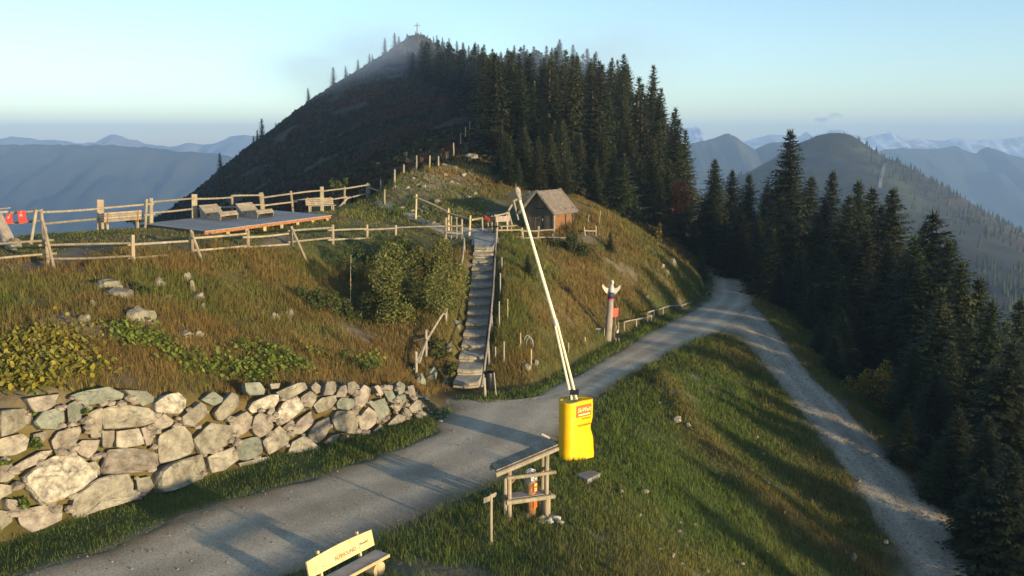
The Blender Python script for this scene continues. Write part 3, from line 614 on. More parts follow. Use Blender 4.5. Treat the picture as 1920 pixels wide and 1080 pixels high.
Z3 = [[(230,225),(330,220),(365,270),(360,305),(260,310),(235,280)],[(405,230),(480,225),(470,260),(420,265)],[(460,290),(600,225),(650,220),(668,265),(520,355)],[(255,410),(290,360),(400,310),(455,310),(460,355),(430,395),(290,440)],[(630,330),(695,282),(735,310),(732,350),(700,400),(650,385)],[(700,250),(735,215),(775,250),(765,290),(740,300),(708,270)],
[(785,310),(820,215),(880,215),(880,280),(850,310)],[(884,320),(905,255),(950,238),(960,290),(940,325)],[(970,225),(1010,212),(1045,250),(990,310),(965,290)],[(1005,330),(1080,240),(1135,270),(1120,340),(1060,400),(1014,390)],[(440,480),(500,370),(600,320),(640,390),(620,430),(560,480),(500,515)],[(725,385),(780,330),(870,312),(875,350),(830,410),(760,440)],
[(890,370),(920,330),(1002,340),(1008,388),(970,420),(895,405)],[(275,545),(300,470),(345,440),(410,480),(425,540),(380,590),(330,612),(290,580)],[(555,590),(600,500),(715,420),(720,500),(680,550),(620,590)],[(680,590),(740,510),(820,470),(835,530),(800,610),(740,655),(700,640)],[(855,490),(890,428),(960,428),(1035,415),(1040,480),(1020,585),(960,580),(890,560)],
[(1050,480),(1112,398),(1160,440),(1175,500),(1120,550),(1065,590)],[(1115,370),(1230,335),(1270,430),(1220,480),(1182,488),(1155,410)],[(160,650),(330,610),(348,680),(340,730),(240,780),(185,770)],[(355,640),(470,535),(548,590),(530,660),(400,735),(370,690)],[(535,740),(570,650),(650,605),(750,690),(700,725),(590,755)],[(800,650),(850,600),(900,590),(880,650),(820,670)],
[(910,610),(970,600),(980,630),(920,645)],[(1150,570),(1200,520),(1235,550),(1180,575)],[(1160,250),(1190,240),(1225,300),(1200,320)],[(1230,290),(1280,270),(1310,330),(1300,370),(1260,350)],[(1320,230),(1340,210),(1375,240),(1370,290),(1335,310)],[(1330,315),(1375,304),(1390,350),(1350,410)],[(1400,250),(1440,240),(1455,320),(1415,330)],[(1260,520),(1320,445),(1395,475),(1350,510),(1280,535)],
[(180,800),(390,750),(400,780),(220,850)],[(410,400),(440,395),(440,455),(400,465),(385,440)],[(1410,400),(1450,345),(1490,360),(1480,430),(1440,440)]]
polys = [[(x/3.375, 690+y/3.375) for x, y in p] for p in Z2] + [[(400+x/3.84, 660+y/3.84) for x, y in p] for p in Z3]
wmid = WALL_BASE[4]
wall = thing('retaining_wall', 'dry stone retaining wall of big pale boulders beside the gravel path', 'wall', wmid)
def wall_stone(i, poly):
    r = random.Random(i*7+1); c = (sum(p[0] for p in poly)/len(poly), sum(p[1] for p in poly)/len(poly))
    pts = []
    for k, p in enumerate(poly):
        q = poly[(k+1) % len(poly)]
        for t in (0, .34, .67):
            a = p[0]+(q[0]-p[0])*t; b = p[1]+(q[1]-p[1])*t
            rr = 1.075 + (0 if t else -.03) + r.uniform(-.02,.02)
            pts.append((c[0]+(a-c[0])*rr, c[1]+(b-c[1])*rr))
    n = len(pts); P = [wall_hit(*p) for p in pts]; C = wall_hit(*c)
    e = sum((p-C).length for p in P)/n
    ax = (P[0]-C).normalized(); nrm = Vector((0,0,0))
    for k in range(n): nrm += (P[k]-C).cross(P[(k+1) % n]-C)
    nrm.normalize()
    if nrm.dot(Vector((0,0,CH))-C) < 0: nrm = -nrm
    prot = min(.26, .3*e)*r.uniform(.75,1.25); tilt = Vector((r.uniform(-.2,.2), r.uniform(-.2,.2), r.uniform(-.2,.2)))
    off = Vector((i*2.3, i*1.1, 0)); V = []; Fc = []
    rings = ((1.0,-.3),(1.0,.05),(.985,.5),(.93,.92),(.78,1.0),(.55,1.0),(.28,1.0))
    fac = [(Vector((r.uniform(-1,1), r.uniform(-1,1), r.uniform(-1,1))).normalized()*r.uniform(.5,1.1), r.uniform(.75,1.25)) for _ in range(4)]
    for sc, hh in rings:
        for p in P:
            d = (p-C)*sc; q = C+d
            pl = min([1.15]+[b0_ - f_.dot(d)/e for f_, b0_ in fac]); h = (prot*min(hh, max(pl, .12)) if hh > 0 else hh) + (tilt.dot(d)*max(hh,0)) + max(hh,0)*e*(.10*mnoise.noise(q*2.2+off)+.11*mnoise.noise(q*6+off)+.05*mnoise.noise(q*13+off))
            jt = d*(.03*mnoise.noise(q*6+off)) if hh < .9 else Vector((0,0,0))
            V.append(q + jt + nrm*h)
    for j in range(len(rings)-1):
        for k in range(n): Fc.append((j*n+k, j*n+(k+1) % n, (j+1)*n+(k+1) % n, (j+1)*n+k))
    V.append(C + nrm*(prot*1.0 + e*.16*mnoise.noise(C*1.9+off))); m0 = (len(rings)-1)*n
    for k in range(n): Fc.append((m0+k, m0+(k+1) % n, len(V)-1))
    me = bpy.data.meshes.new('stone'); me.from_pydata([tuple(v) for v in V], [], Fc); me.update()
    import bmesh
    bm = bmesh.new(); bm.from_mesh(me); bmesh.ops.recalc_face_normals(bm, faces=bm.faces); bm.to_mesh(me); bm.free()
    if i in (2, 3, 5, 6, 20, 41, 53, 59, 60, 67, 68, 69): m = M_STONEG
    elif i in (4, 24, 44, 51): m = M_STONEW
    else: m = M_STONE
    return link('stone', me, m, wall)
for i, p in enumerate(polys): wall_stone(i, p)

# small wedge stones packed in the joints
def wedges():
    r = random.Random(12); pts = []; m = MB()
    ub = [p[0] for p in WALL_TOP]; vb = [p[1] for p in WALL_TOP]; bu = [0,40,150,250,330,420,520,640,720,800]; bv = [1010,1000,968,940,915,880,856,826,802,782]
    while len(pts) < 330:
        u = r.uniform(0, 795); v = r.uniform(np.interp(u, ub, vb)+6, np.interp(u, bu, bv)); pts.append((u, v))
    P = np.array(pts); ins = np.zeros(len(P), bool)
    for p in polys:
        c = np.mean(p, axis=0); q = [tuple(c+(np.array(k)-c)*.96) for k in p]; ins |= in_poly(P[:,0], P[:,1], q)
    for (u, v) in P[~ins]:
        c = wall_hit(u, v, .03); s = r.uniform(.06,.17); a = r.uniform(0,6.28); o = Vector((r.uniform(0,50), 0, 0))
        m.add([c + Vector(((q.x*math.cos(a)-q.y*math.sin(a))*s*1.3, (q.x*math.sin(a)+q.y*math.cos(a))*s, q.z*s*.8))*(1+.35*mnoise.noise(q*1.5+o)) for q in ICO1[0]], ICO1[1])
    o = m.build('wedge_stones', M_STONE, wall); o['kind'] = 'stuff'
wedges()

# ================================================================== STAIRCASE
LAND = [PZ(889,446,4.52), PZ(932,446,4.52)]
stair = thing('hillside_staircase', 'long flight of earth and log steps climbing the slope to the hut', 'stairs', (st[0][0]+st[0][1])/2)
M_TREAD = mat('trodden_gravel', (.40,.37,.31), (.25,.225,.185), 3, .95, .7, 22, detail=10)
for i, (A, B, z) in enumerate(st):
    rise = .29
    nA, nB = (st[i+1][0], st[i+1][1]) if i < 14 else (LAND[0], LAND[1])
    A2 = Vector((nA.x, nA.y+.12, z)); B2 = Vector((nB.x, nB.y+.12, z)); up = Vector((0,0,rise-.015)); f = Vector((0, .08, 0))
    sag = [Vector((0, -rnd.uniform(.02,.1)*math.sin(math.pi*k/5), -.03*math.sin(math.pi*k/5))) for k in range(6)]
    fr = [(A+f).lerp(B+f, k/5)+sag[k] for k in range(6)]; bk = [A2.lerp(B2, k/5) for k in range(6)]
    m = MB(); V = fr + bk + [p+up+Vector((0,0,rnd.uniform(-.012,.012))) for p in fr] + [p+up+Vector((0,0,.04)) for p in bk]
    Fc = []
    for k in range(5): Fc += [(12+k, 13+k, 19+k, 18+k), (k, k+1, 13+k, 12+k)]
    Fc += [(0,12,18,6), (5,11,23,17)]
    m.add(V, Fc); tr = m.build('step', M_TREAD, stair)
    rl = MB()
    for k in range(5): rl.log(fr[k]+Vector((0,-.05,rise-.1)), fr[k+1]+Vector((0,-.05,rise-.1)), .085, .085, 7)
    rl.build('riser_log', M_WOOD, tr)
strip('stair_landing', [PZ(884,458,4.45), PZ(880,444,4.6), Vector((-3.4,55,5))], [PZ(931,468,4.3), PZ(934,444,4.6), Vector((-1.2,55.5,5))], 14, 8, M_TREAD, .06)
strip('foot_path', [Vector((-1.0,52.6,0)), hit(880,441)+Vector((0,.5,0)), hit(835,425), hit(780,404), hit(735,384), hit(712,374)], [Vector((-2.9,51.8,0)), hit(850,447), hit(818,432), hit(770,412), hit(722,392), hit(700,380)], 40, 5, M_TREAD, .04)

# ================================================================== FENCES AND RAILS
def fence(name, label, cat, posts, rails, braces=(), m=M_WOOD, rr=.055, group=None, box=False, dpost=None):
    """posts: (u, v_top, v_bottom, distance, radius, squared); rails and braces: (u1, v1, u2, v2)"""
    us = [p[0] for p in posts]; ds = [p[3] for p in posts]
    o = np.argsort(us); Dd = lambda u: float(np.interp(u, np.array(us)[o], np.array(ds)[o]))
    b0 = PY(posts[0][0], posts[0][2], posts[0][3]); t = thing(name, label, cat, b0, group)
    for p in posts:
        a = PY(p[0], p[1], p[3]); bu = p[6] if len(p) > 6 else p[0]; b = PY(bu, p[2], p[3]); b.z = min(b.z, h1(b.x, b.y)) - .25
        mm = MB()
        if p[5]: mm.box(b, a, p[4]*2, p[4]*2, (.5,-1,0))
        else: mm.log(b, a, p[4]*1.08, p[4]*.95, 8, .01, 3)
        mm.build('post', m, t)
    for q in rails:
        d1, d2 = Dd(q[0]), Dd(q[2]); k = -.09
        mm = MB(); mm.log(PY(q[0], q[1], d1+k), PY(q[2], q[3], d2+k), rr, rr*.9, 7, .035, 5); mm.build('rail', m, t)
    for q in braces:
        d = Dd(q[0]); b = PY(q[2], q[3], d-.9); b.z = min(b.z, h1(b.x, b.y)+.1)-.15; mm = MB(); mm.log(PY(q[0], q[1], d-.16), b, rr*1.15, rr*1.1, 8, .01, 2); mm.build('brace', m, t)
    return t
fence('front_fence', 'pole fence with slanted braces along the brow of the grassy slope', 'fence',
  [(-60,440,505,36,.08,0),(84,425,500,36.5,.085,0,90),(249,440,496,37,.08,0),(360,434,482,40,.085,0),(465,432,470,42,.08,0),(546,425,462,44,.08,0),(624,421,462,46.5,.075,0),(688,421,450,49,.07,0),(742,422,448,50.5,.07,0)],
  [(-60,462,101,450),(-60,491,106,475),(73,460,244,456),(82,485,245,480),(240,459,352,452),(240,485,356,475),(355,447,462,438),(360,470,462,461),(455,445,541,438),(455,464,543,458),(540,433,622,427),(540,454,620,446),(615,432,690,429),(615,450,690,447),(682,431,742,428),(682,448,730,446)],
  [(80,413,106,518),(358,432,383,497),(546,425,577,478)])
fence('back_fence', 'weathered rail fence with thick square posts along the far edge of the plateau', 'fence',
  [(77,392,452,42,.075,0,84),(188,374,430,46,.16,1),(283,371,424,48.5,.11,0),(364,364,418,52,.15,1),(435,366,414,55,.08,0),(489,361,408,58,.13,1,495),(545,358,398,60,.085,0,551),(603,350,388,62,.12,1),(646,350,384,64,.08,0),(690,343,376,66,.12,1)],
  [(20,399,78,395),(25,419,80,413),(77,398,190,391),(80,420,190,410),(185,391,288,382),(185,412,290,402),(280,379,364,372),(285,399,366,391),(364,373,436,370),(366,392,440,388),(434,367,494,366),(440,388,492,384),(490,371,548,363),(490,386,556,378),(543,364,606,357),(550,377,606,371),(602,359,650,353),(604,376,650,369),(645,354,694,346),(648,372,694,361)],
  [(68,394,57,450),(275,374,271,412),(652,371,634,386)], rr=.06)
fence('path_fence', 'short sloping rail between two stakes beyond the back fence', 'fence', [(690,346,372,65.8,.03,0),(714,337,362,65,.06,0),(721,355,386,62,.06,0)], [(691,351,716,360)])
fence('sunlit_handrail', 'pole handrail toned sunlit yellow descending beside the foot path to the stairs', 'railing',
  [(781,364,409,57,.06,0,779),(841,391,424,54.5,.06,0),(882,404,442,53,.06,0,879)], [(776,369,841,398),(838,399,886,412),(880,413,902,409)], m=M_WOODY, rr=.055)  # fresh wood tone puts the sunlight into the poles' colour
fence('stub_fence', 'short grey pole fence at the head of the stairs beside the bush', 'fence',
  [(742,424,446,51,.06,0),(836,408,442,51.5,.075,0),(846,405,440,52,.05,0),(856,407,438,52,.05,0),(866,411,448,51.5,.06,0)], [(742,427,836,424),(836,424,868,423),(836,436,868,438)], rr=.05)
fence('hut_fence', 'low grey rail fence on the edge in front of the wooden hut', 'fence',
  [(931,428,458,52,.075,0),(978,427,450,52.5,.07,0,981),(1010,424,452,53,.07,0,1008),(1036,438,462,53,.06,0,1041)], [(931,432,978,431),(932,446,978,444),(976,433,1012,433),(976,447,1010,446),(1008,433,1038,431),(1006,445,1060,446)], rr=.05)
fence('end_fence', 'little two rail fence beside the dark bush right of the hut', 'fence', [(1095,425,462,54.5,.05,0,1101),(1117,423,444,55.5,.055,0)], [(1094,432,1118,433),(1094,447,1119,443)], rr=.05)
def posts_group(lst, name, label, cat, group, m=M_WOOD, r=.05):
    for u0, v0, u1, v1, D in lst:
        a = PY(u0, v0, D); b = PY(u1, v1, D); b.z = min(b.z, h1(b.x, b.y))-.3; mm = MB(); mm.log(b, a, r*rnd.uniform(.9,1.15), r*.85, 7, .015, 3); mm.log(a, a+(a-b).normalized()*.03, r*.85, r*.5, 7)
        tag(mm.build(name, m), label, cat, group)
posts_group([(740,318,740,347,64),(757,309,757,331,66),(781,292,780,325,68),(806,292,805,319,70),(822,293,822,317,72),(837,290,837,306,75),(850,268,851,296,80),(864,249,863,274,90),(873,237,872,254,98),(881,227,881,248,108),(893,217,894,233,122),(909,209,909,224,128)],
  'fence_stake', 'thin wooden stake along the ridge path up the hill', 'fence post', 'stakes along the ridge path', r=.07)
posts_group([(1104,402,1100,424,58),(1126,395,1121,420,58)], 'leaning_stake', 'thin leaning stake on the grassy slope right of the hut', 'stake', 'leaning stakes by the hut', r=.04)
# rail down the right side of the stairs
def rail_line(pts, posts, name, label, m=M_WOOD, rr=.05, pr=.055, cat='railing'):
    t = thing(name, label, cat, posts[0][0])
    for a, b in zip(pts[:-1], pts[1:]): mm = MB(); mm.log(a, b+(b-a).normalized()*.1, rr, rr*.92, 7, .02, 3); mm.build('rail', m, t)
    for b, a in posts: mm = MB(); mm.log(Vector((b.x, b.y, b.z-.3)), a, pr, pr*.95, 7, .01, 2); mm.build('post', m, t)
    return t
def by(u, v, D): return PY(u, v, D)
rp = [by(904,724,33.6), by(911,668,35.6), by(917,620,38.0), by(922,570,40.6), by(926,520,43.6), by(929,470,47.5), by(931,430,51.5)]
rpost = []
for (u, vt, D) in ((908,708,34.1),(915,640,37.1),(921,590,39.5),(925,535,42.7),(928,480,46.6),(931,428,51.2)):
    a = by(u, vt, D); rpost.append((Vector((a.x+.05, a.y, h1(a.x+.05, a.y))), a))
rail_line(rp, rpost, 'stair_handrail', 'long grey pole handrail running up the right side of the steps', M_WOODG)
g1, g2, g3 = hit(780,706), hit(799,668), hit(836,606)
lp = [(g1, by(780,659,g1.y)), (g2, by(799,618,g2.y)), (g3, by(837,568,g3.y))]
t = rail_line([by(776,693,g1.y), by(799,640,g2.y), by(840,574,g3.y)], lp, 'crooked_handrail', 'crooked pole handrail left of the lower steps with crossed rails', M_WOODG, .055, .06)
MB().log(by(786,680,g1.y-.1), by(800,637,g2.y-.1), .05, .045, 7).build('rail', M_WOODG, t); MB().log(by(833,590,g3.y-.1), by(842,568,g3.y-.1), .045, .04, 7).build('rail', M_WOODG, t); MB().log(by(778,640,g2.y+.2), by(799,634,g2.y), .04, .035, 7).build('rail', M_WOODG, t)
g1, g2 = hit(863,500), hit(872,474); a1 = by(868,480,g1.y); a2 = by(870,448,g2.y)
rail_line([by(864,500,g1.y), a1, a2, by(866,440,g2.y+.6)], [(g1, a1), (g2, a2)], 'bent_handrail', 'short bent pole rail at the left of the topmost steps', M_WOODG, .045, .05)
for i, (u, vt, vb) in enumerate(((941,482,505),(938,512,560),(936,565,612),(945,640,680),(929,650,672),(976,624,650),(996,655,685),(1066,643,660),(1097,632,646))):
    g = hit(u, vb); a = PY(u, vt, g.y); m = MB(); m.log((g.x, g.y, g.z-.2), a, .03, .028, 6)
    tag(m.build('thin_stake', M_METAL if i < 5 else M_WOODY), 'thin grey metal stake in the grass right of the steps' if i < 5 else 'short pale wooden stake on the grassy slope below the fence', 'stake', 'metal stakes beside the steps' if i < 5 else 'pale stakes on the slope')
# waste bin
g = hit(916, 742); p = Vector((PY(917,728,34.4).x, 34.4, 0)); zb = PY(917,729,34.4).z; t = thing('waste_bin', 'black waste bag bin hanging beside the foot of the stair handrail', 'bin', (p.x, p.y, zb))
m = MB(); n = 12; V = []; 
for k, (hh, r) in enumerate(((0,.13),(.06,.17),(.35,.19),(.62,.2),(.7,.17))): V += [(p.x+math.cos(a*math.tau/n)*r*(1+.08*math.sin(a*3+k)), p.y+math.sin(a*math.tau/n)*r, zb+hh) for a in range(n)]
Fc = [(j*n+k, j*n+(k+1) % n, (j+1)*n+(k+1) % n, (j+1)*n+k) for j in range(4) for k in range(n)] + [tuple(range(n))[::-1]]
m.add(V, Fc).build('bag', M_BLACK, t, True); m = MB()
for k in range(n): a, b = k*math.tau/n, (k+1)*math.tau/n; m.log((p.x+math.cos(a)*.2, p.y+math.sin(a)*.2, zb+.69), (p.x+math.cos(b)*.2, p.y+math.sin(b)*.2, zb+.69), .018, .018, 5)
m.build('rim', M_BLACK, t); MB().log((p.x+.2,p.y,zb+.66), (p.x+.3,p.y,zb-.5), .022, .022, 6).build('stand', M_METAL, t)
# low railings along the path
def low_rail(label, tops, D, name='low_railing'):
    pts = [PY(u, v, d) for (u, v), d in zip(tops, D)]; posts = []
    for p in pts: posts.append((Vector((p.x, p.y, h1(p.x, p.y))), p))
    t = rail_line(pts, posts, name, label, M_WOODG, .045, .045); return t
low_rail('low pole railing on three posts beside the path, nearest the carved totem', [(1170,604),(1193,599),(1221,592)], [46.2,47.5,49.2])
low_rail('long low pole railing bending along the path towards the wood', [(1214,586),(1226,582),(1243,577),(1252,574),(1268,573),(1279,572),(1298,566)], [48.8,50,51.2,52,53,53.8,55.6])
low_rail('tiny low railing at the dark mouth of the wood path', [(1325,548),(1332,546)], [58.5,59.5])
# ================================================================== DECK AND ITS FURNITURE
DZ = 5.73
A = PZ(385,433,DZ); B = PZ(622,403,DZ); C = PZ(265,419,DZ)
eu = (B-A); LU = eu.length; eu.normalize(); ev = (C-A); LV = ev.length; ev.normalize()
dk = lambda a, b, z=0: A + eu*a + ev*b + Vector((0,0,z))
deck = thing('wooden_deck', 'broad low sun deck of grey planks on short posts on the plateau', 'deck', Vector((A.x, A.y, DZ-.6)))
npl = 72; w = LU/npl; pm = MB().box((0,0,0), ev*LV, w-.012, .032); me = bpy.data.meshes.new('plank'); me.from_pydata(pm.v, [], pm.f); me.update(); me.materials.append(M_DECK)
for k in range(npl):
    o = bpy.data.objects.new('plank', me); COL.objects.link(o); o.parent = deck; o.matrix_parent_inverse = Matrix.Translation(-deck.location); o.location = dk((k+.5)*w, rnd.uniform(-.03,.02), -.02+rnd.uniform(-.004,.004))
for b in (.12, LV*.5, LV-.15): MB().box(dk(.02,b,-.12), dk(LU-.02,b,-.12), .08, .16).build('joist', M_WOODR if b < 1 else M_WOODD, deck)  # sun put into the front joist's colour, shade into the inner ones
for a in (.05, LU-.05): MB().box(dk(a,.2,-.14), dk(a,LV-.2,-.14), .06, .17).build('edge_board', M_WOODD, deck)  # dark wood carries the shade of the deck's sides
for b in (.16, LV*.5, LV-.2):
    for k in range(8):
        p = dk(.3+k*(LU-.6)/7, b, -.2); g = h1(p.x, p.y); MB().box((p.x, p.y, min(g, p.z-.1)-.2), p, .13, .13, (0,1,0)).build('post', M_WOODY if b < 1 else M_WOODD, deck)  # front posts coloured as sunlit, the rows behind as shaded
def lounger(a, b, label):
    """wave shaped: leaning back, seat dip, raised knee rest"""
    r = thing('wooden_lounger', label, 'lounger', dk(a, b))
    th = .05; Wd = 1.5
    prof = [(0,.78),(.95,.12),(1.35,.42),(2.05,.48),(2.25,.30)]   # along -ev, then height
    def pt(s, h, q): return dk(a+q, b-s, h)
    for k, nm in enumerate(('backrest','seat','knee_rest','foot_rest')):
        (s0, h0), (s1, h1_) = prof[k], prof[k+1]; n = max(3, int(math.hypot(s1-s0, h1_-h0)/.12))
        for j in range(n):
            t0 = (j+.04)/n; t1 = (j+.96)/n; q = [(s0+(s1-s0)*t, h0+(h1_-h0)*t) for t in (t0, t1)]
            m = MB(); d = Vector((0,0,-th)); m.prism([pt(*q[0],0), pt(*q[0],Wd), pt(*q[1],Wd), pt(*q[1],0)], d); m.build('slat', M_WOOD, r)
    for q in (.02, Wd-.06):
        m = MB(); poly = [pt(s, h-.055, q) for s, h in prof] + [pt(2.2,0.02,q), pt(0.12,0.02,q)]
        m.prism(poly, eu*.04); m.build('side_panel', M_WOODG, r)
    return r
pa = PZ(440,411,DZ); sk = eu.dot(ev); uv_ = lambda q: ((q.dot(eu)-sk*q.dot(ev))/(1-sk*sk), (q.dot(ev)-sk*q.dot(eu))/(1-sk*sk)); qa = uv_(pa-A); lounger(qa[0]-1.2, qa[1]+2.2, 'wave shaped wooden lounger on the deck beside its front corner')
pa = PZ(507,407,DZ); qa = uv_(pa-A); lounger(qa[0]-1.2, qa[1]+2.2, 'wave shaped wooden lounger farther from the deck corner, towards the long side')
def slat_bench(p0, p1, face, label, m=M_WOOD, back_h=.42, ground=None, name='slatted_bench'):
    """p0, p1: ends of the seat at the foot of its back, on the ground; face: unit vector the sitter looks along"""
    d = (p1-p0); L = d.length; d.normalize(); up = Vector((0,0,1)); t = thing(name, label, 'bench', p0)
    for k in range(4): MB().box(p0+face*(.08+.12*k)+up*.44, p1+face*(.08+.12*k)+up*.44, .1, .035).build('seat_slat', m, t)
    for k in range(4): q = up*(.52+k*.115)-face*(.02+.035*k); MB().box(p0+q, p1+q, .03, .095).build('back_slat', m, t)
    for s in (.18, L-.18):
        b = p0+d*s; MB().box(b+face*.02+up*.3, b-face*.16+up*(.56+back_h), .06, .05, d).build('back_support', M_WOODR, t)
        for f in (.08, .42): MB().box(b+face*f-up*.2, b+face*f+up*.42, .1, .08, d).build('leg', m, t)
    return t
p0 = PY(196,430,45); p1 = PY(266,424,46.2); p0.z = h1(p0.x,p0.y); p1.z = p0.z+.05
dd = (p1-p0).normalized(); slat_bench(p0, p1, Vector((-dd.y, dd.x, 0)), 'slatted bench with red brown uprights turned to the valley by the fence')
p0 = PY(574,401,59); p1 = PY(626,398,60); z = max(h1(p0.x,p0.y), h1(p1.x,p1.y)); p0.z = p1.z = z
dd = (p1-p0).normalized(); slat_bench(p0, p1, Vector((dd.y, -dd.x, 0)), 'slatted bench facing the deck in front of the back fence')
# timber frame and red boards at the left
g = PY(0,470,41); base = Vector((g.x, 41, h1(g.x, 41))); t = thing('timber_frame', 'leaning timber frame of thick boards on boulders at the plateau edge', 'frame', base)
MB().box(PY(-22,372,41), PY(21,455,40.6), .5, .12, (1,-.3,0)).build('leaning_board', M_WOODG, t); MB().box(PY(-4,398,41.6), PY(-50,455,41.3), .4, .12, (1,.3,0)).build('leaning_board', M_WOODG, t)
MB().box(PY(-40,394,41.1), PY(16,390,41.1), .3, .05).build('roof_board', M_WOODG, t); MB().box(PY(-40,400,40.8), PY(14,397,40.8), .1, .1).build('ridge_pole', M_WOODG, t)
for u, v, D in ((6,470,40.2),(31,468,40.4),(22,474,39.6)):
    me = rock_mesh(int(u)+40, .3, .25, .28); o = link('boulder', me, M_ROCK); o.location = PY(u, v, D); o.location.z = h1(o.location.x, D)+.12
    tag(o, 'rounded boulder at the foot of the leaning timber frame', 'boulder', 'boulders under the timber frame')
for i, (cs, lab) in enumerate(((((12,402),(22,400),(24,419),(8,420)), 'red board half hidden by the leaning timber frame'), (((32,396),(46,394),(51,417),(36,419)), 'red board with white print hung on the rail of the back fence'))):
    D = 41.6; P = [PY(u, v, D-.12*(k > 1)) for k, (u, v) in enumerate(cs)]; c = sum(P, Vector())/4; t = thing('red_board', lab, 'sign', c)
    MB().prism(P, (0,.02,0)).build('panel', M_RED, t); ex = (P[1]-P[0]).normalized(); ey = (P[0]-P[3]).normalized(); W = (P[1]-P[0]).length; Hh = (P[0]-P[3]).length
    o = c + Vector((0,-.012,0)); m = MB()
    for k in range(4): m.box(o-ex*W*.28+ey*Hh*(.22-.05*k), o+ex*W*(.05+.07*(k % 2))+ey*Hh*(.22-.05*k), .004, .02, ey)
    m.box(o-ex*W*.05+ey*Hh*.38, o+ex*W*.08+ey*Hh*.38, .004, .05, ey); m.build('print', M_WHITE, t)

# ================================================================== HUT AND NEIGHBOURS
A = PY(1037,438,55); zb = A.z; e1 = Vector((1.3,2.1,0)).normalized(); n1 = Vector((e1.y,-e1.x,0)); e2 = -n1     # e1 along the shingled side, e2 along the gable
LH, WH, EH, AH = 2.45, 2.05, 1.5, 2.62
hp = lambda a, b, z: Vector((A.x, A.y, zb)) + e1*a + e2*b + Vector((0,0,z))
hut = thing('wooden_hut', 'small wooden hut with shade-dark gable, shingled side wall and pitched shingle roof', 'hut', hp(LH/2, WH/2, 0))
nb_ = 13
for k in range(nb_):   # gable boards, their dark wood standing in for the face's shade
    b0, b1 = k*WH/nb_+.006, (k+1)*WH/nb_-.006; mid = (b0+b1)/2; top = lambda b: EH+(AH-EH)*(1-abs(b-WH/2)/(WH/2))-.08
    if .62 < mid < 1.32:
        m = MB(); m.prism([hp(0,b0,1.55), hp(0,b1,1.55), hp(0,b1,top(b1)), hp(0,b0,top(b0))], e1*.035)
    else:
        m = MB(); m.prism([hp(0,b0,-.25), hp(0,b1,-.25), hp(0,b1,top(b1)), hp(0,b0,top(b0))], e1*.035)
    m.build('wall_board', M_WOODD, hut)
d = MB().prism([hp(.05,.64,0), hp(.05,1.3,0), hp(.05,1.3,1.5), hp(.05,.64,1.5)], e1*.03).build('door', M_WOODD, hut)
MB().log(hp(-.01,.75,.75), hp(-.01,.75,.9), .015, .015, 6).build('handle', M_METAL, d)
MB().prism([hp(0.02,.0,-.2), hp(LH,.0,-.2), hp(LH,.0,EH), hp(0.02,.0,EH)], e2*.04).build('wall', M_WOODR, hut)
MB().prism([hp(0.02,WH-.04,-.2), hp(LH,WH-.04,-.2), hp(LH,WH-.04,EH), hp(0.02,WH-.04,EH)], e2*.04).build('wall', M_WOODD, hut)
MB().prism([hp(LH-.04,.04,-.2), hp(LH-.04,WH-.04,-.2), hp(LH-.04,WH-.04,EH), hp(LH-.04,WH/2,AH-.1), hp(LH-.04,.04,EH)], e1*.04).build('wall', M_WOODD, hut)
for a in (.0, LH*.62, LH): MB().box(hp(a,-.06,-.3), hp(a,-.06,EH+.02), .09, .09, e1).build('corner_post', M_WOODD if a else M_WOODG, hut)
m = MB(); nr = 12
for r_ in range(nr):
    k = 0; x = .06
    while x < LH-.08:
        wd = rnd.uniform(.1,.2); z = .02+r_*(EH-.06)/nr; m.prism([hp(x,-.012,z), hp(min(x+wd,LH),-.012,z), hp(min(x+wd,LH),-.004,z+.17), hp(x,-.004,z+.17)], n1*rnd.uniform(.014,.03)); x += wd+.01
o = m.build('wall_shingles', M_WSHING, hut); o['kind'] = 'stuff'
OV = .28
for sd in (0, 1):
    bE = -OV if sd == 0 else WH+OV; sl_ = (AH-EH)/(WH/2); zE = EH - OV*sl_
    P = [hp(-.3,bE,zE), hp(LH+.3,bE,zE), hp(LH+.3,WH/2,AH), hp(-.3,WH/2,AH)]
    rf = MB().prism(P if sd == 0 else P[::-1], (0,0,-.04)).build('roof', M_WOODD, hut); nrm = (P[1]-P[0]).cross(P[3]-P[0]).normalized(); nrm = nrm if nrm.z > 0 else -nrm
    m = MB(); nr = 13
    for r_ in range(nr):
        x = 0.0
        while x < .999:
            wd = rnd.uniform(.035,.07); x1 = min(1, x+wd-.004); t0 = r_/nr; t1 = min(1, (r_+1.25)/nr); q = lambda s, t: P[0].lerp(P[1], s).lerp(P[3].lerp(P[2], s), t)
            lift = rnd.uniform(.01,.022); V = [q(x,t0)+nrm*(lift+.012), q(x1,t0)+nrm*(lift+.012), q(x1,t1)+nrm*.006, q(x,t1)+nrm*.006]; m.prism(V, -nrm*.012); x += wd
    o = m.build('shingles', M_SHING, rf); o['kind'] = 'stuff'
    for a in (-.31, LH+.27): MB().box(hp(a,bE,zE+.02), hp(a,WH/2,AH+.02), .05, .13).build('barge_board', M_WOODG, rf)
# foundation stones
for k in range(9):
    p = hp(rnd.uniform(.1,LH), -.1-rnd.uniform(0,.25), -.12); o = link('foundation_stone', rock_mesh(300+k, .2, .16, .14, ICO1), M_STONEW, hut); o.location = p
    o.matrix_parent_inverse = Matrix.Translation(-hut.location)
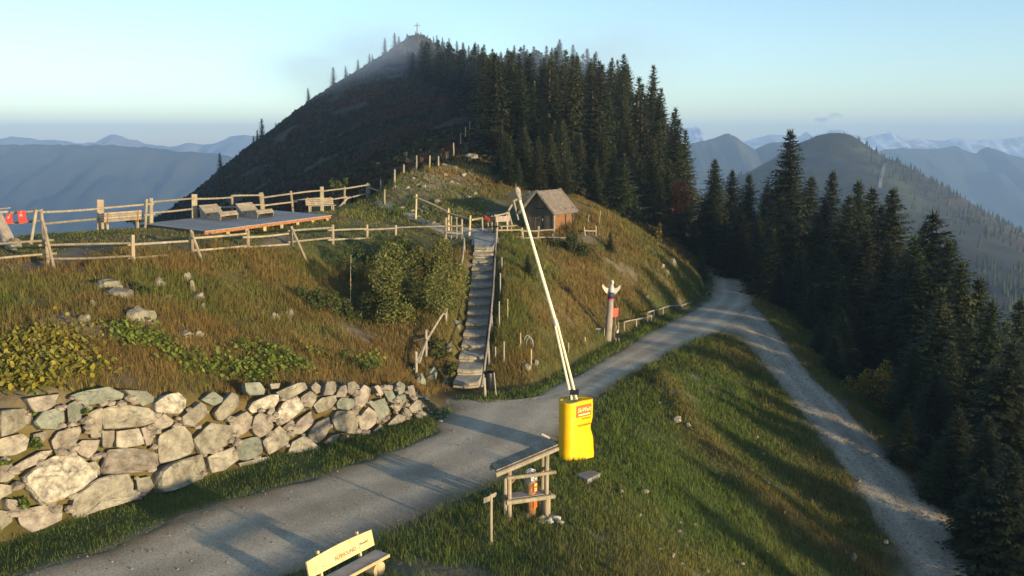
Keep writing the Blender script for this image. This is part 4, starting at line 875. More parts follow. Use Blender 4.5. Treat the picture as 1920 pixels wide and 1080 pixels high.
# log bench, poles and red bar near the hut
p0 = PY(931,444,54); p1 = PY(957,442,54.6); p0.z = p1.z = max(h1(p0.x,p0.y), h1(p1.x,p1.y)); dd = (p1-p0).normalized(); fc = Vector((dd.y,-dd.x,0)); up = Vector((0,0,1))
t = thing('plank_bench', 'wooden bench with one broad back plank at the head of the stairs', 'bench', p0)
MB().box(p0-fc*.1+up*.85, p1-fc*.1+up*.85, .04, .34).build('backrest', M_WOODG, t); MB().box(p0+fc*.2+up*.44, p1+dd*.25+fc*.2+up*.44, .4, .05).build('seat', M_WOOD, t)
for s in (.12,.82): 
    b = p0.lerp(p1, s); MB().box(b-up*.2-fc*.05, b-fc*.14+up*1.05, .07, .07, dd).build('leg', M_WOODY if s > .5 else M_WOODG, t); MB().box(b-up*.2+fc*.45, b+fc*.32+up*.43, .07, .07, dd).build('leg', M_WOOD, t)
t = thing('leaning_pole_frame', 'grey leaning pole frame between the bench and the hut', 'frame', PY(958,430,56))
for (u0,v0,u1,v1) in ((953,395,965,376),(963,376,972,412),(953,397,963,432),(962,377,992,364),(951,397,948,425)): MB().log(PY(u0,v0,56), PY(u1,v1,56.2), .065, .055, 7).build('pole', M_WOODG, t)
m = MB()
for k in range(7): a = PY(993,364,56.2); m.log(a+Vector((rnd.uniform(-.1,.1),0,.1)), a+Vector((rnd.uniform(-.25,.3),rnd.uniform(-.2,.2),rnd.uniform(-.3,.22))), .02, .012, 5)
m.build('lashing', M_METAL, t)
fence('short_rail', 'short sloping rail on stakes behind the plank bench', 'fence', [(922,404,438,55,.06,0),(928,402,436,55.3,.06,0),(953,397,430,56,.05,0)], [(926,405,952,399),(928,416,952,410)])
a = PY(909,407,54.6); b = PY(918,413,54.4); t = thing('red_barrier', 'small red bar leaning on stones by the sunlit yellow handrail end', 'barrier', (a.x, a.y, h1(a.x,a.y)))
MB().box(a, b, .08, .16).build('bar', M_RED, t)
for u0, u1 in ((904,905),(914,917)): q = PY(u1,438,54.6); MB().log((q.x, q.y, h1(q.x,q.y)-.1), PY(u0,407,54.6), .06, .05, 7).build('prop', M_WOODG, t)

# ================================================================== SNOW LANCE
bc = PZ(1080,864,-.02); Y0 = bc.y+.45; X0 = PY(1080,800,Y0).x; gz = h1(X0, Y0)
lance = thing('snow_lance', 'tall pale snow making lance leaning over a bright yellow padded cover', 'snow lance', (X0, Y0, gz))
cs = [(-.56,.10),(-.55,-.12),(-.47,-.30),(-.33,-.42),(-.18,-.42),(.0,-.30),(.18,-.17),(.36,-.04),(.53,.09),(.55,.15),(.46,.22),(.25,.30),(.0,.36),(-.25,.38),(-.44,.30)]
Hp = 1.98; V = []; n = len(cs); lv = 26
for j in range(lv):
    t_ = j/(lv-1); zz = gz - .04 + Hp*t_
    for k, (x, y) in enumerate(cs):
        q = Vector((x, y, 0)); flap = max(0, x-.25)/.3
        dent = -.07*flap*math.exp(-((t_-.5)/.13)**2) + .13*flap*max(0,.5-t_)
        wv = .03*mnoise.noise(Vector((x*3, y*3, t_*6))) + .012*mnoise.noise(Vector((x*9, y*9, t_*14)))
        s = 1+wv
        V.append((X0+(x*s+dent), Y0+y*s, zz + .03*flap*(1-t_)*0 + (.02*math.sin(k*1.3) if j == lv-1 else 0)))
Fc = [(j*n+k, j*n+(k+1) % n, (j+1)*n+(k+1) % n, (j+1)*n+k) for j in range(lv-1) for k in range(n)]
top0 = len(V); 
for (x, y) in cs: V.append((X0+x*.9, Y0+y*.88, gz+Hp-.10))
Fc += [((lv-1)*n+k, (lv-1)*n+(k+1) % n, top0+(k+1) % n, top0+k) for k in range(n)] + [tuple(top0+k for k in range(n))]
cover = MB().add(V, Fc).build('padded_cover', M_YELLOW, lance, True)
fx = Vector((.71,.51,0)).normalized(); fn = Vector((fx.y,-fx.x,0)); fo = Vector((X0-.18, Y0-.42, gz)); upz = Vector((0,0,1))
fp = lambda s, z, o=.03: fo + fx*s + upz*z + fn*o
MB().prism([fp(.20,1.42), fp(.80,1.42), fp(.80,1.80), fp(.20,1.80)], fn*.006).build('logo_panel', M_ORANGE, cover)
M_PRINT = mat('pale_print', (.95,.80,.35), (.9,.72,.3), 8, .5)
put_text('SkiWelt', .21, fp(.50,1.645,.045), fx, upz, M_PRINT, cover, .82, shear=.2)
MB().prism([fp(.26,1.47,.038), fp(.74,1.47,.038), fp(.74,1.515,.038), fp(.26,1.515,.038)], fn*.004).build('printed_line', M_PRINT, cover)
put_text('WESTENDORF', .075, fp(.60,1.34,.035), fx, upz, M_BLACK, cover, .8); put_text('TECHNOALPIN', .10, fp(.52,1.13,.035), fx, upz, M_BLACK, cover, .82, shear=.15)
for k, (x, y) in enumerate(((-.3,-.36),(-.1,-.34),(.1,-.2))): MB().log((X0+x, Y0+y, gz-.25), (X0+x, Y0+y, gz+.03), .02, .02, 6).build('peg', M_METAL, lance)
b0 = Vector((X0-.02, Y0+.02, gz+.4)); b1 = PY(1077,735,Y0+.1); b2 = PY(1042,605,Y0+.5); b3 = PY(972,366,Y0+1.3)
MB().log(b0, PY(1078,748,Y0+.05), .07, .07, 10).build('mast', M_METAL, lance)
jn = thing
for s in (-.055,.055): MB().log(PY(1077,752,Y0+.05)+Vector((s*1.5,0,0)), b2+Vector((s*.75,0,0)), .042, .04, 10).build('lower_tube', M_PALE, lance)
m = MB(); m.box(b1-Vector((.14,0,0)), b1+Vector((.14,0,0)), .14, .16).log(b1+Vector((-.13,-.1,.0)), b1+Vector((-.17,-.12,-.22)), .02, .02, 6); m.build('hinge', M_BLACK, lance)
mid = b2.lerp(b3,.0); MB().log(b2-(b3-b2).normalized()*.1, b2+(b3-b2).normalized()*.12, .09, .085, 10).build('collar', M_METAL, lance)
MB().log(b2, b3, .062, .05, 12).build('upper_tube', M_PALE, lance)
hd = (b3-b2).normalized(); hm = MB()
for k, (s, r0, r1) in enumerate(((-.18,.055,.085),(-.04,.09,.115),(.06,.115,.115),(.15,.115,.07))): hm.log(b3+hd*s, b3+hd*(s+.12), r0, r1, 12)
hm.build('nozzle_head', M_WOODG, lance, True)
# concrete cover slab
q = [PZ(u, v, 0) for u, v in ((1078,884),(1108,876),(1126,882),(1102,894))]; zc = max(h1(p.x,p.y) for p in q); c = sum(q, Vector())/4; c.z = zc
tag(MB().prism([Vector((p.x,p.y,zc+.05)) for p in q], (0,0,-.2)).build('cover_slab', M_SLAB), 'flat grey concrete cover slab in the grass below the yellow cover', 'slab')

# ================================================================== SHELTER STAND
q0 = PZ(955,973,0); q1 = PZ(1025,963,0); ex = (q1-q0); WS = ex.length; ex.normalize(); ey = Vector((-ex.y, ex.x, 0)); DS = .34
gs = h1(q0.x, q0.y)
sp_ = lambda a, b, z: Vector((q0.x, q0.y, gs)) + ex*a + ey*b + Vector((0,0,z))
sh = thing('log_shelter', 'small open log shelter with a sloping roof and a shelf', 'shelter', sp_(WS/2, DS/2, 0))
for a, b, h, r in ((0,0,1.42,.065),(WS,0,1.74,.065),(0,DS,1.42,.055),(WS,DS,1.74,.055),(WS+.1,.12,.62,.055)):
    MB().log(sp_(a,b,-.25), sp_(a,b,h), r, r*.95, 9, .01, 4).build('post', M_WOOD, sh)
MB().log(sp_(-.1,-.1,1.24), sp_(WS+.22,-.1,1.24), .055, .05, 8, .01, 3).build('crossbeam', M_WOOD, sh); MB().log(sp_(WS+.1,-.1,1.24), sp_(WS+.1,DS+.1,1.24), .05, .045, 8).build('crossbeam', M_WOOD, sh)
MB().log(sp_(-.12,-.1,.55), sp_(WS+.2,-.1,.55), .07, .065, 8, .01, 3).build('shelf_beam', M_WOOD, sh); MB().log(sp_(WS+.12,-.1,.57), sp_(WS+.12,DS+.1,.57), .05, .045, 8).build('shelf_beam', M_WOOD, sh)
for k in range(3): MB().box(sp_(-.02,.05+k*.13,.6), sp_(WS+.06,.05+k*.13,.6), .12, .03).build('shelf_board', M_WOODG, sh)
s0, s1 = -.42, WS+.28; zr = lambda a: 1.42+.115+(a-0)*(.32/WS)
for b in (-.12, DS+.04): MB().log(sp_(s0,b,zr(s0)-.03), sp_(s1,b,zr(s1)-.03), .07, .06, 9, .01, 3).build('rafter', M_WOOD, sh)
rf = MB().prism([sp_(s0+.03,-.1,zr(s0)+.035), sp_(s1,-.1,zr(s1)+.035), sp_(s1,DS+.06,zr(s1)+.035), sp_(s0+.03,DS+.06,zr(s0)+.035)], (0,0,.02)).build('roof', M_WOODD, sh)
nbr = 12
for k in range(nbr):
    a0 = s0+.03+(s1-s0-.03)*k/nbr; a1 = s0+.03+(s1-s0-.03)*(k+.95)/nbr
    MB().prism([sp_(a0,-.1,zr(a0)+.06), sp_(a1,-.1,zr(a1)+.06), sp_(a1,DS+.08,zr(a1)+.06), sp_(a0,DS+.08,zr(a0)+.06)], (0,0,.025)).build('roof_board', M_WOOD, rf)
MB().log(sp_(s1-.05,DS+.06,zr(s1)+.1), sp_(s1-.3,DS+.06,zr(s1)+.25), .03, .03, 7).build('roof_stub', M_WOODG, rf)
for a, b in ((0,.0),(WS,.34)): MB().log(sp_(a,b*.9,1.0), sp_(a+(.25 if a == 0 else -.25),b,1.26), .035, .03, 7).build('knee_brace', M_WOODR, sh)
# column standing in it
cc = sp_(WS*.64,.17,0); col_ = thing('display_column', 'round brown column with orange labels under the log shelter roof', 'column', cc)
MB().log(cc+Vector((0,0,-.1)), cc+Vector((0,0,.95)), .13, .125, 14).build('shaft', M_WOODR, col_, True)
lx = Vector((.78,-.62,0)).normalized(); ls = Vector((.62,.78,0)).normalized(); lo = cc + lx*.135
for z0_, z1_ in ((.68,.93),(.22,.52)): MB().prism([lo-ls*.075+upz*z0_, lo+ls*.075+upz*z0_, lo+ls*.075+upz*z1_, lo-ls*.075+upz*z1_], lx*.008).build('label_plate', M_ORANGE, col_)
for k, z in enumerate((.9,.86,.77,.72)): MB().prism([lo-ls*.05+lx*.012+upz*z, lo+ls*.05+lx*.012+upz*z, lo+ls*.05+lx*.012+upz*(z+.02), lo-ls*.05+lx*.012+upz*(z+.02)], lx*.004).build('printed_line', M_PRINT, col_)
o = link('foil_bundle', rock_mesh(77, .24, .22, .2, ICO3, 9, .45, 'foil_bundle'), M_GLASSY); o.location = cc+Vector((-.03,0,1.1)); tag(o, 'crumpled shiny bundle on top of the round column in the shelter', 'bundle')
for k in range(16):
    q = sp_(rnd.uniform(.3,1.25), rnd.uniform(-.42,.25), 0); s = rnd.uniform(.05,.12)
    if k == 0: q = sp_(WS+.2,-.12,0); s = .15
    if k == 1: q = sp_(WS-.08,-.25,0); s = .14
    if k == 2: q = sp_(WS+.22,-.35,0); s = .13
    o = link('pale_stone', rock_mesh(120+k, s*1.2, s, s*.7, ICO2, 5, .15, 'pale_stone'), M_WHITE if k % 3 == 0 else M_STONEW); o.location = (q.x, q.y, h1(q.x,q.y)+s*.3); o.rotation_euler = (0,0,rnd.uniform(0,6)); tag(o, 'pale rubble stone at the foot of the log shelter', 'stone', 'pale stones round the shelter')
# signpost
g = PZ(921,1015,0); g.z = h1(g.x,g.y); t = thing('signpost', 'slim wooden signpost with two small arrow boards beside the shelter', 'signpost', g); top = PY(921,926,g.y)
MB().log(g-Vector((0,0,.2)), top, .04, .036, 8, .005, 2).build('post', M_WOOD, t)
MB().prism([PY(907,934,g.y-.05), PY(918,930,g.y-.05), PY(918,940,g.y-.05), PY(907,944,g.y-.05)], (.01,.03,0)).build('arrow_board', M_WOODG, t)
MB().prism([PY(918,929,g.y-.05), PY(929,923.5,g.y+.15), PY(931,926,g.y+.15), PY(929,931,g.y+.15), PY(918,937,g.y-.05)], (.01,.03,0)).build('arrow_board', M_WOOD, t)
# lettered bench
a = PZ(577,1066,.92); b = PZ(699,1004,.92); d = (b-a); LB = d.length; d.normalize(); fc = Vector((d.y,-d.x,0)); c = (a+b)/2; gz2 = h1(c.x, c.y)
bench = thing('lettered_bench', 'wooden bench with red lettering on its broad curved back plank', 'bench', (c.x, c.y, gz2))
aa = Vector((a.x,a.y,gz2)); bp = lambda s, f, z: aa + d*s + fc*f + Vector((0,0,z))
lean = .1; V = []; nn = 9
for k in range(nn):
    s = LB*k/(nn-1); arch = .045*math.sin(math.pi*k/(nn-1))
    V += [bp(s,.05,.56), bp(s,-.04,.92+arch), bp(s,.01,.55), bp(s,-.08,.91+arch)]
Fc = []
for k in range(nn-1): i = k*4; Fc += [(i,i+4,i+5,i+1),(i+2,i+3,i+7,i+6),(i+1,i+5,i+7,i+3),(i,i+2,i+6,i+4)]
Fc += [(0,1,3,2),(nn*4-4,nn*4-2,nn*4-1,nn*4-3)]
back = MB().add(V, Fc).build('backrest', M_WOODY, bench)
ny = (bp(0,-.04,.92)-bp(0,.05,.56)).normalized()
M_REDP = mat('red_lettering', (.55,.08,.05), (.45,.06,.04), 9, .6); M_BURN = mat('branded_wood', (.24,.16,.08), (.2,.13,.06), 9, .7)
nf = d.cross(ny).normalized(); nf = nf if nf.dot(fc) > 0 else -nf
put_text('ALPINOLINO', .125, bp(LB*.545,.021,.695)+nf*.004, d, ny, M_REDP, back, .9); put_text('Westendorf', .08, bp(LB*.84,.012,.735)+nf*.004, d, ny, M_BURN, back, .7, shear=.2)
m = MB()
for s, f in ((.2,.02),(.22,.05),(.76,.0),(.77,.03)):
    q = bp(LB*s, .05-(.09*(.3 if f > .01 else .75)), .56+.36*(.3 if f > .01 else .75)); m.log(q, q+nf*.008, .012, .012, 8)
m.build('bolt', M_BURN, back)
MB().prism([bp(-.02,.06,.44), bp(LB+.03,.06,.44), bp(LB+.03,.47,.44), bp(-.02,.47,.44)], (0,0,-.06)).build('seat', M_WOODY if False else M_DECK, bench)
MB().box(bp(-.02,.485,.41), bp(LB+.03,.485,.41), .03, .075).build('seat_edge', M_WOODY, bench)
for s in (.2, .8):
    MB().box(bp(LB*s,.02,.2), bp(LB*s,-.13,1.0), .07, .05, d).build('back_support', M_WOODY, bench)
for s in (.14, .86): MB().log(bp(LB*s,.0,.18), bp(LB*s,.46,.18), .19, .19, 14).build('log_leg', M_WOODY, bench)

# ================================================================== TOTEM AND SMALL THINGS
g = hit(1139,634); D = g.y; t = thing('carved_totem', 'carved wooden totem with white head and spread wings beside the path', 'totem', g)
a = PY(1139,636,D); b = PY(1145,560,D); MB().log(a-Vector((0,0,.3)), b, .19, .15, 14, .02, 6).build('trunk', M_WOODG, t, True)
c1 = PY(1146.5,548,D); MB().log(b, c1, .152, .14, 14).build('blue_band', M_BLUE, t, True); MB().log(b-Vector((0,0,.05)), b+Vector((0,0,.01)), .16, .158, 14).build('red_ring', M_RED, t)
c2 = PY(1147,535,D); bd = MB().log(c1, c2, .142, .10, 12, .0, 2).build('white_chest', M_WHITE, t, True)
hv = rock_mesh(5, .105, .12, .15, ICO2, 0, .05, 'head'); o = link('head', hv, M_WHITE, t); o.location = PY(1147.5,530,D); o.matrix_parent_inverse = Matrix.Translation(-t.location)
MB().log(PY(1147.5,530,D-.12), PY(1148,531.5,D-.3), .05, .01, 7).build('beak', M_WOODY, t)
for sg, tip in ((-1,(1130,532)), (1,(1163,534))):
    wr = PY(1146+sg*4,540,D); tp = PY(*tip,D-.05); m = MB()
    lowp = PY(1146+sg*5,548,D); n5 = 5
    for k in range(n5):
        s0_ = k/n5; s1_ = (k+1.05)/n5; u0 = wr.lerp(tp, s0_); u1 = wr.lerp(tp, min(1,s1_)); curve = lambda s: Vector((0,0,-.08*math.sin(math.pi*s)))
        dl = .34*(1-.55*s0_); m.prism([u0+curve(s0_), u1+curve(s1_), u1+curve(s1_)-Vector((-sg*.02,0,dl*.8)), u0+curve(s0_)-Vector((sg*-.02,0,dl))], (0,.05,0))
    m.build('wing', M_WHITE, t)
g2 = hit(1152,608); a = PY(1149,612,D+.4); t = thing('red_sign', 'red sign on a thin post behind the carved totem', 'sign', (a.x, a.y, h1(a.x,a.y)))
MB().log((a.x+.1, a.y, h1(a.x,a.y)-.2), PY(1154,580,D+.4), .02, .02, 6).build('post', M_WOODG, t); MB().prism([PY(1148.5,579,D+.25), PY(1159.5,577,D+.35), PY(1158.5,593,D+.35), PY(1148.5,595,D+.25)], (0,.02,0)).build('panel', M_RED, t)
for i, (u0,v0,u1,v1,m_,lab,nm) in enumerate(((1133,616,1133,630,M_WOOD,'short wooden stake at the foot of the carved totem','short_stake'),(1145.5,612,1144,634,M_WOOD,'short wooden stake at the foot of the carved totem','short_stake'),(1155,610,1154,644,M_WOOD,'tall thin stake of the bag stand by the path','thin_stake'),(1159.5,604,1158,643,M_WOOD,'tall thin stake of the bag stand by the path','thin_stake'))):
    g = hit(u1, v1); a = PY(u0, v0, g.y); m = MB(); m.log(g-Vector((0,0,.2)), a, .045, .04, 7); tag(m.build(nm, m_), lab, 'stake', 'stakes round the totem' if i < 2 else 'stakes of the bag stand')
g = hit(1160,644); t = thing('bag_dispenser', 'small black dog bag box on a post beside the path and the totem', 'dispenser', g); MB().log(g-Vector((0,0,.2)), PY(1160,630,g.y), .04, .04, 7).build('post', M_WOOD, t); q = PY(1158.5,628,g.y); MB().box(q-Vector((.12,0,0)), q+Vector((.12,0,0)), .14, .28).build('box', M_BLACK, t); q = PY(1157,624,g.y-.05); MB().log(q, q+Vector((.03,0,.16)), .07, .03, 8).build('cap', M_WHITE, t)
g = hit(1122,632); t = thing('green_tap_post', 'thin green post with a flat top in the grass left of the totem', 'post', g); a = PY(1122,617,g.y); MB().log(g-Vector((0,0,.2)), a, .035, .035, 7).build('post', mat('green_paint', (.03,.14,.09), (.02,.1,.06), 8, .5), t); MB().box(a-Vector((.14,0,0)), a+Vector((.1,0,.02)), .1, .03).build('cap', M_METAL, t)
# bent hoops beside the steps
for u, v in ((989,628),(993,632)):
    g = hit(u, v+22); m = MB(); prev = None
    for k in range(9):
        an = math.pi*k/8; q = Vector((g.x-.16*math.cos(an), g.y, g.z+.1+.42*math.sin(an)))
        if prev: m.log(prev, q, .016, .016, 6)
        prev = q
    tag(m.build('metal_hoop', M_METAL), 'bent pale metal hoop stuck in the slope right of the steps', 'hoop', 'metal hoops by the steps')
# ================================================================== ROCKS
def rocks(lst, label, group, m=M_ROCK, name='rock_outcrop', cat='rock', sc=.9):
    P = hits([(u, v) for u, v, w, h in lst])
    for i, ((u, v, w, h), p) in enumerate(zip(lst, P)):
        k = p.y/F; o = link(name, rock_mesh(int(u+v), w*k*.66*sc, w*k*.55*sc, h*k*.72*sc, ICO3 if w > 30 else ICO2, 8, .3, name), m); o.location = p + Vector((0,-.05,.1 if w > 12 else .03)); o.rotation_euler = (rnd.uniform(-.3,.3), rnd.uniform(-.3,.3), rnd.uniform(-.4,.4))
        tag(o, label, cat, group)
rocks([(205,538,40,22),(228,556,52,18),(300,535,26,18),(350,525,16,20),(362,545,12,34),(372,562,34,16),(262,602,52,34),(285,608,14,18),(350,632,28,14),(375,630,22,12),(195,535,20,16),(313,561,14,8),(382,577,9,14)], 'pale rock outcrop in the dry grass above the retaining wall', 'outcrops above the wall')
rocks([(513,598,14,14),(543,594,14,20),(706,575,12,12),(520,600,10,16),(230,585,12,10),(175,575,14,14),(160,600,22,14)], 'small pale rock in the grass of the slope left of the bush', 'small rocks on the slope', name='slope_rock')
rocks([(806,705,26,30),(790,716,18,28),(836,720,14,12),(783,765,20,22),(795,782,12,10),(778,775,10,12),(842,655,12,20),(858,610,12,22)], 'grey boulder among the weeds left of the lowest steps', 'boulders by the lowest steps', M_STONEG, 'step_boulder', 'boulder')
rocks([(1232,462,10,14),(1240,500,12,12),(1250,512,12,10),(1258,486,9,9),(1262,498,14,22),(1212,558,10,8),(1225,475,8,10),(1275,520,10,12),(990,692,16,14),(1005,680,12,12)], 'pale rock on the steep slope above the path rails', 'rocks above the path rails', name='slope_rock')
rocks([(845,345,26,14),(880,372,20,8),(795,352,14,12),(775,335,12,8),(820,380,22,10),(752,392,22,6),(772,398,16,6),(812,420,14,6),(842,425,18,6),(905,378,10,6),(890,365,14,8),(832,312,18,12),(852,318,20,12),(880,300,44,22),(915,402,12,8),(835,330,14,8),(800,320,14,6),(740,352,12,10),(765,352,10,8),(870,330,16,8)], 'pale rock on the stony knoll behind the sunlit yellow handrail', 'rocks on the stony knoll', name='knoll_rock', sc=.62)
rocks([(1270,790,22,16),(1290,800,14,12),(1210,925,18,10),(1165,925,14,10),(1418,820,10,10),(1430,850,10,8),(1230,960,10,8),(1600,1050,18,22),(1585,1035,10,16),(1660,1020,14,10),(1520,940,12,10),(1440,905,10,8),(1350,900,10,9),(1390,1060,14,8),(1470,960,8,9),(1200,965,9,9),(1260,1045,14,16),(1610,905,14,9)], 'pale stone lying in the grass between the two gravel roads', 'stones on the grass mound', M_STONE, 'field_stone', 'stone', .62)
# loose gravel and rubble too small to count
def scatter_stones(name, pts, smin, smax, m, label):
    V = []; Fc = []
    oc = np.array([(1,0,0),(-1,0,0),(0,1,0),(0,-1,0),(0,0,1),(0,0,-1)], float); of = np.array([(0,2,4),(2,1,4),(1,3,4),(3,0,4),(2,0,5),(1,2,5),(3,1,5),(0,3,5)])
    for i, (x, y, z) in enumerate(pts):
        s = smin + (smax-smin)*rnd.random()**3; a = rnd.uniform(0,6.28); c, q = math.cos(a), math.sin(a)
        P = oc*(s*rng.uniform(.6,1.3,(6,1)))*np.array([1.2,.9,.6]); P = np.c_[P[:,0]*c-P[:,1]*q, P[:,0]*q+P[:,1]*c, P[:,2]] + (x, y, z+s*.2); V.append(P); Fc.append(of+6*i)
    tag(link(name, np_mesh(name, np.vstack(V), np.vstack(Fc)), m), label, 'gravel', kind='stuff')
def in_region(n, poly, f=None):
    a = np.array(poly); x = rng.uniform(a[:,0].min(), a[:,0].max(), n); y = rng.uniform(a[:,1].min(), a[:,1].max(), n); k = in_poly(x, y, poly); return x[k], y[k]
x, y = in_region(26000, ROAD_POLY); k = y < 75; x, y = x[k], y[k]; scatter_stones('path_gravel', np.c_[x, y, hmap(x, y)+.03], .010, .04, M_STONE, 'loose gravel on the main path')
x, y = in_region(16000, BR_POLY); scatter_stones('track_gravel', np.c_[x, y, hmap(x, y)+.025], .012, .05, M_STONE, 'coarse loose stones on the descending track')
kp = [(-9.2,60),(-8,66),(-5.5,72),(-3.2,70),(-2.2,64),(-3,58),(-6,57)]; x, y = in_region(2600, kp); k = fbm(x*.5, y*.5, 88) > -.05; x, y = x[k], y[k]; scatter_stones('knoll_rubble', np.c_[x, y, hmap(x, y)], .03, .2, M_ROCK, 'loose pale rubble on the stony knoll')
mp = [(1,18),(8,20),(12.5,30),(12,44),(6,40),(4,30),(2,24)]; x, y = in_region(700, mp); k = fbm(x*.4, y*.4, 99) > .12; x, y = x[k], y[k]; scatter_stones('mound_rubble', np.c_[x, y, hmap(x, y)+.02], .03, .13, M_STONE, 'small pale stones strewn over the grass mound')
x = rng.normal(0, .5, 60); y = rng.normal(0, .4, 60); c = hit(797,775); scatter_stones('rubble_heap', np.c_[c.x+x, c.y+y, hmap(c.x+x, c.y+y)+.04], .04, .16, M_STONEW, 'pale rubble at the end of the retaining wall')

# ================================================================== SHRUBS
def leaf_cloud(n, rx, ry, rz, leaf, c1, c2, seed, lobes=20, name='foliage', m=M_LEAF, up=.3):
    r = np.random.default_rng(seed); L = r.normal(0, .42, (lobes,3))*[1,1,.9]; L[:,2] = np.abs(L[:,2]); R_ = r.uniform(.16,.42, lobes)
    k = r.integers(0, lobes, n); d = r.normal(0,1,(n,3)); d /= np.linalg.norm(d,axis=1)[:,None]; q = L[k] + d*(R_[k]*r.uniform(.45,1.05,n)**.6)[:,None]
    q = q*[rx,ry,rz]; q[:,2] = np.abs(q[:,2])
    a = r.normal(0,1,(n,3)); a[:,2] += up*2; a /= np.linalg.norm(a,axis=1)[:,None]; b = np.cross(a, r.normal(0,1,(n,3))); b /= np.linalg.norm(b,axis=1)[:,None]
    s = leaf*r.uniform(.6,1.4,n)[:,None]
    V = np.stack([q-a*s, q+b*s*.42, q+a*s, q-b*s*.42], 1).reshape(-1,3); Fc = np.arange(4*n).reshape(n,4)
    t = r.random((n,1))**1.3; c = np.array(c1)*(1-t) + np.array(c2)*t; c = np.repeat(c*r.uniform(.7,1.25,(n,1)), 4, 0)
    me = np_mesh(name, V, Fc, False, c); me.materials.append(m); return me
def shrub(u, v, w, h, n, leaf, c1, c2, label, name='shrub', sink=.15, D=None, m=M_LEAF, up=.3, group=None):
    p = hit(u, v) if D is None else PY(u, v, D); k = p.y/F; root = thing(name, label, 'shrub', p - Vector((0,0,sink)), group)
    o = bpy.data.objects.new('foliage', leaf_cloud(n, w*k*.62, w*k*.5, h*k*.75, leaf, c1, c2, int(u*3+v), m=m, up=up)); COL.objects.link(o); o.parent = root
    s = MB()
    for q in range(5): s.log((0,0,-.2), (rnd.uniform(-1,1)*w*k*.3, rnd.uniform(-1,1)*w*k*.25, h*k*.55), .03, .01, 5, .05, 2)
    o = bpy.data.objects.new('stem', bpy.data.meshes.new('stem')); o.data.from_pydata(s.v, [], s.f); o.data.materials.append(M_BARK); COL.objects.link(o); o.parent = root
OL, GR, DG, YE = (.20,.19,.05), (.12,.145,.035), (.06,.085,.025), (.42,.29,.04)
shrub(762,580,160,160,19000,.075,OL,GR,'big olive green bush beside the upper steps','leafy_bush')
shrub(806,525,80,125,9000,.07,(.2,.18,.045),GR,'yellowish bush rising against the left edge of the steps','leafy_bush')
shrub(722,505,100,90,8000,.07,GR,DG,'dark green bush below the end of the front fence','leafy_bush')
shrub(1074,474,56,62,5000,.065,(.045,.06,.018),DG,'dark rounded bush against the right side of the hut')
shrub(592,575,60,55,4200,.055,GR,DG,'dark green shrub on the dry slope below the braced fence post')
shrub(655,600,70,45,4200,.055,GR,DG,'low dark shrub below a tall dry stalk on the slope')
shrub(262,548,52,38,3200,.05,GR,DG,'dark green shrub between the pale outcrops')
shrub(660,690,60,40,3200,.055,GR,DG,'low dark green shrub just above the retaining wall')
shrub(1652,738,92,100,3000,.085,YE,(.13,.12,.03),'golden yellow autumn bush at the edge of the wood','autumn_bush',.7,D=41)
shrub(1678,735,46,70,1300,.085,(.34,.2,.03),YE,'orange yellow autumn bush beside the golden one','autumn_bush',.7,D=40.5)
shrub(635,352,26,26,700,.10,(.12,.14,.03),GR,'small bright green shrub just behind the back fence',D=68)
shrub(250,410,36,22,500,.12,(.07,.08,.03),GR,'dim green shrub behind the valley bench',D=50)
shrub(1278,395,36,74,900,.16,(.34,.10,.04),(.2,.07,.03),'rusty red bush in front of the hill wood','autumn_bush',D=72)
shrub(1225,450,34,44,900,.13,(.16,.10,.03),GR,'brownish shrub at the edge of the hill wood',D=66)
for i, (u, v, w, h) in enumerate(((820,665,40,30),(845,700,26,34),(812,640,34,26),(770,690,30,20))): shrub(u,v,w,h,600,.08,GR,(.1,.09,.03),'weedy green clump between the crooked handrail and the steps','weed_clump',.08,group='weeds beside the lower steps')
G_S = 'young spruces on the slope right of the steps'
for (u, vb, h, lab) in ((990,520,48,'young spruce on the dry slope right of the upper steps'),(1300,480,70,'young spruce at the corner where the path enters the wood'),(1315,520,60,'stunted spruce overhanging the path corner'),(1145,470,40,'little spruce on the slope below the leaning stakes')):
    p = hit(u, vb); place_tree(MIDT[rnd.randrange(4)], p.x, p.y, p.z-.1, h*p.y/F, lab, None, 'young_spruce', 1.7)
for i, (u, v, D, h) in enumerate(((1580,560,47,3.4),(1520,560,52,3.0),(1570,600,44,2.5),(1710,650,39,4.5),(1760,700,35,4.5),(1700,760,33.5,2.6),(1800,780,31,4.0),(1860,820,29.5,4.5),(1840,900,27.5,3.2),(1460,540,56,3.0),(1900,900,26.5,4.5),(1760,840,30.5,2.6),(1430,520,60,3.4),(1540,600,47,2.4))):
    q = PY(u, v, D); g = h1(q.x, q.y); place_tree(NEAR[i % 4], q.x, q.y, g-.3, h, 'young dark spruce at the fringe of the wood below the track', 'young spruces at the fringe of the wood', 'young_spruce', 1.5)
# tall dry stalk
for u, vt, vb in ((658,478,578),(1302-350,560,600)):
    g = hit(u, vb); a = PY(u, vt, g.y); m = MB(); m.log(g, a, .018, .01, 5, .03, 3)
    for k in range(14): q = g.lerp(a, .35+.045*k); m.log(q, q+Vector((rnd.uniform(-.05,.05), rnd.uniform(-.05,.05), .05)), .012, .004, 4)
    tag(m.build('dry_stalk', M_WOODY), 'tall dry flower stalk standing on the brown slope' if u == 658 else 'dry stalk beside the middle of the steps', 'plant')

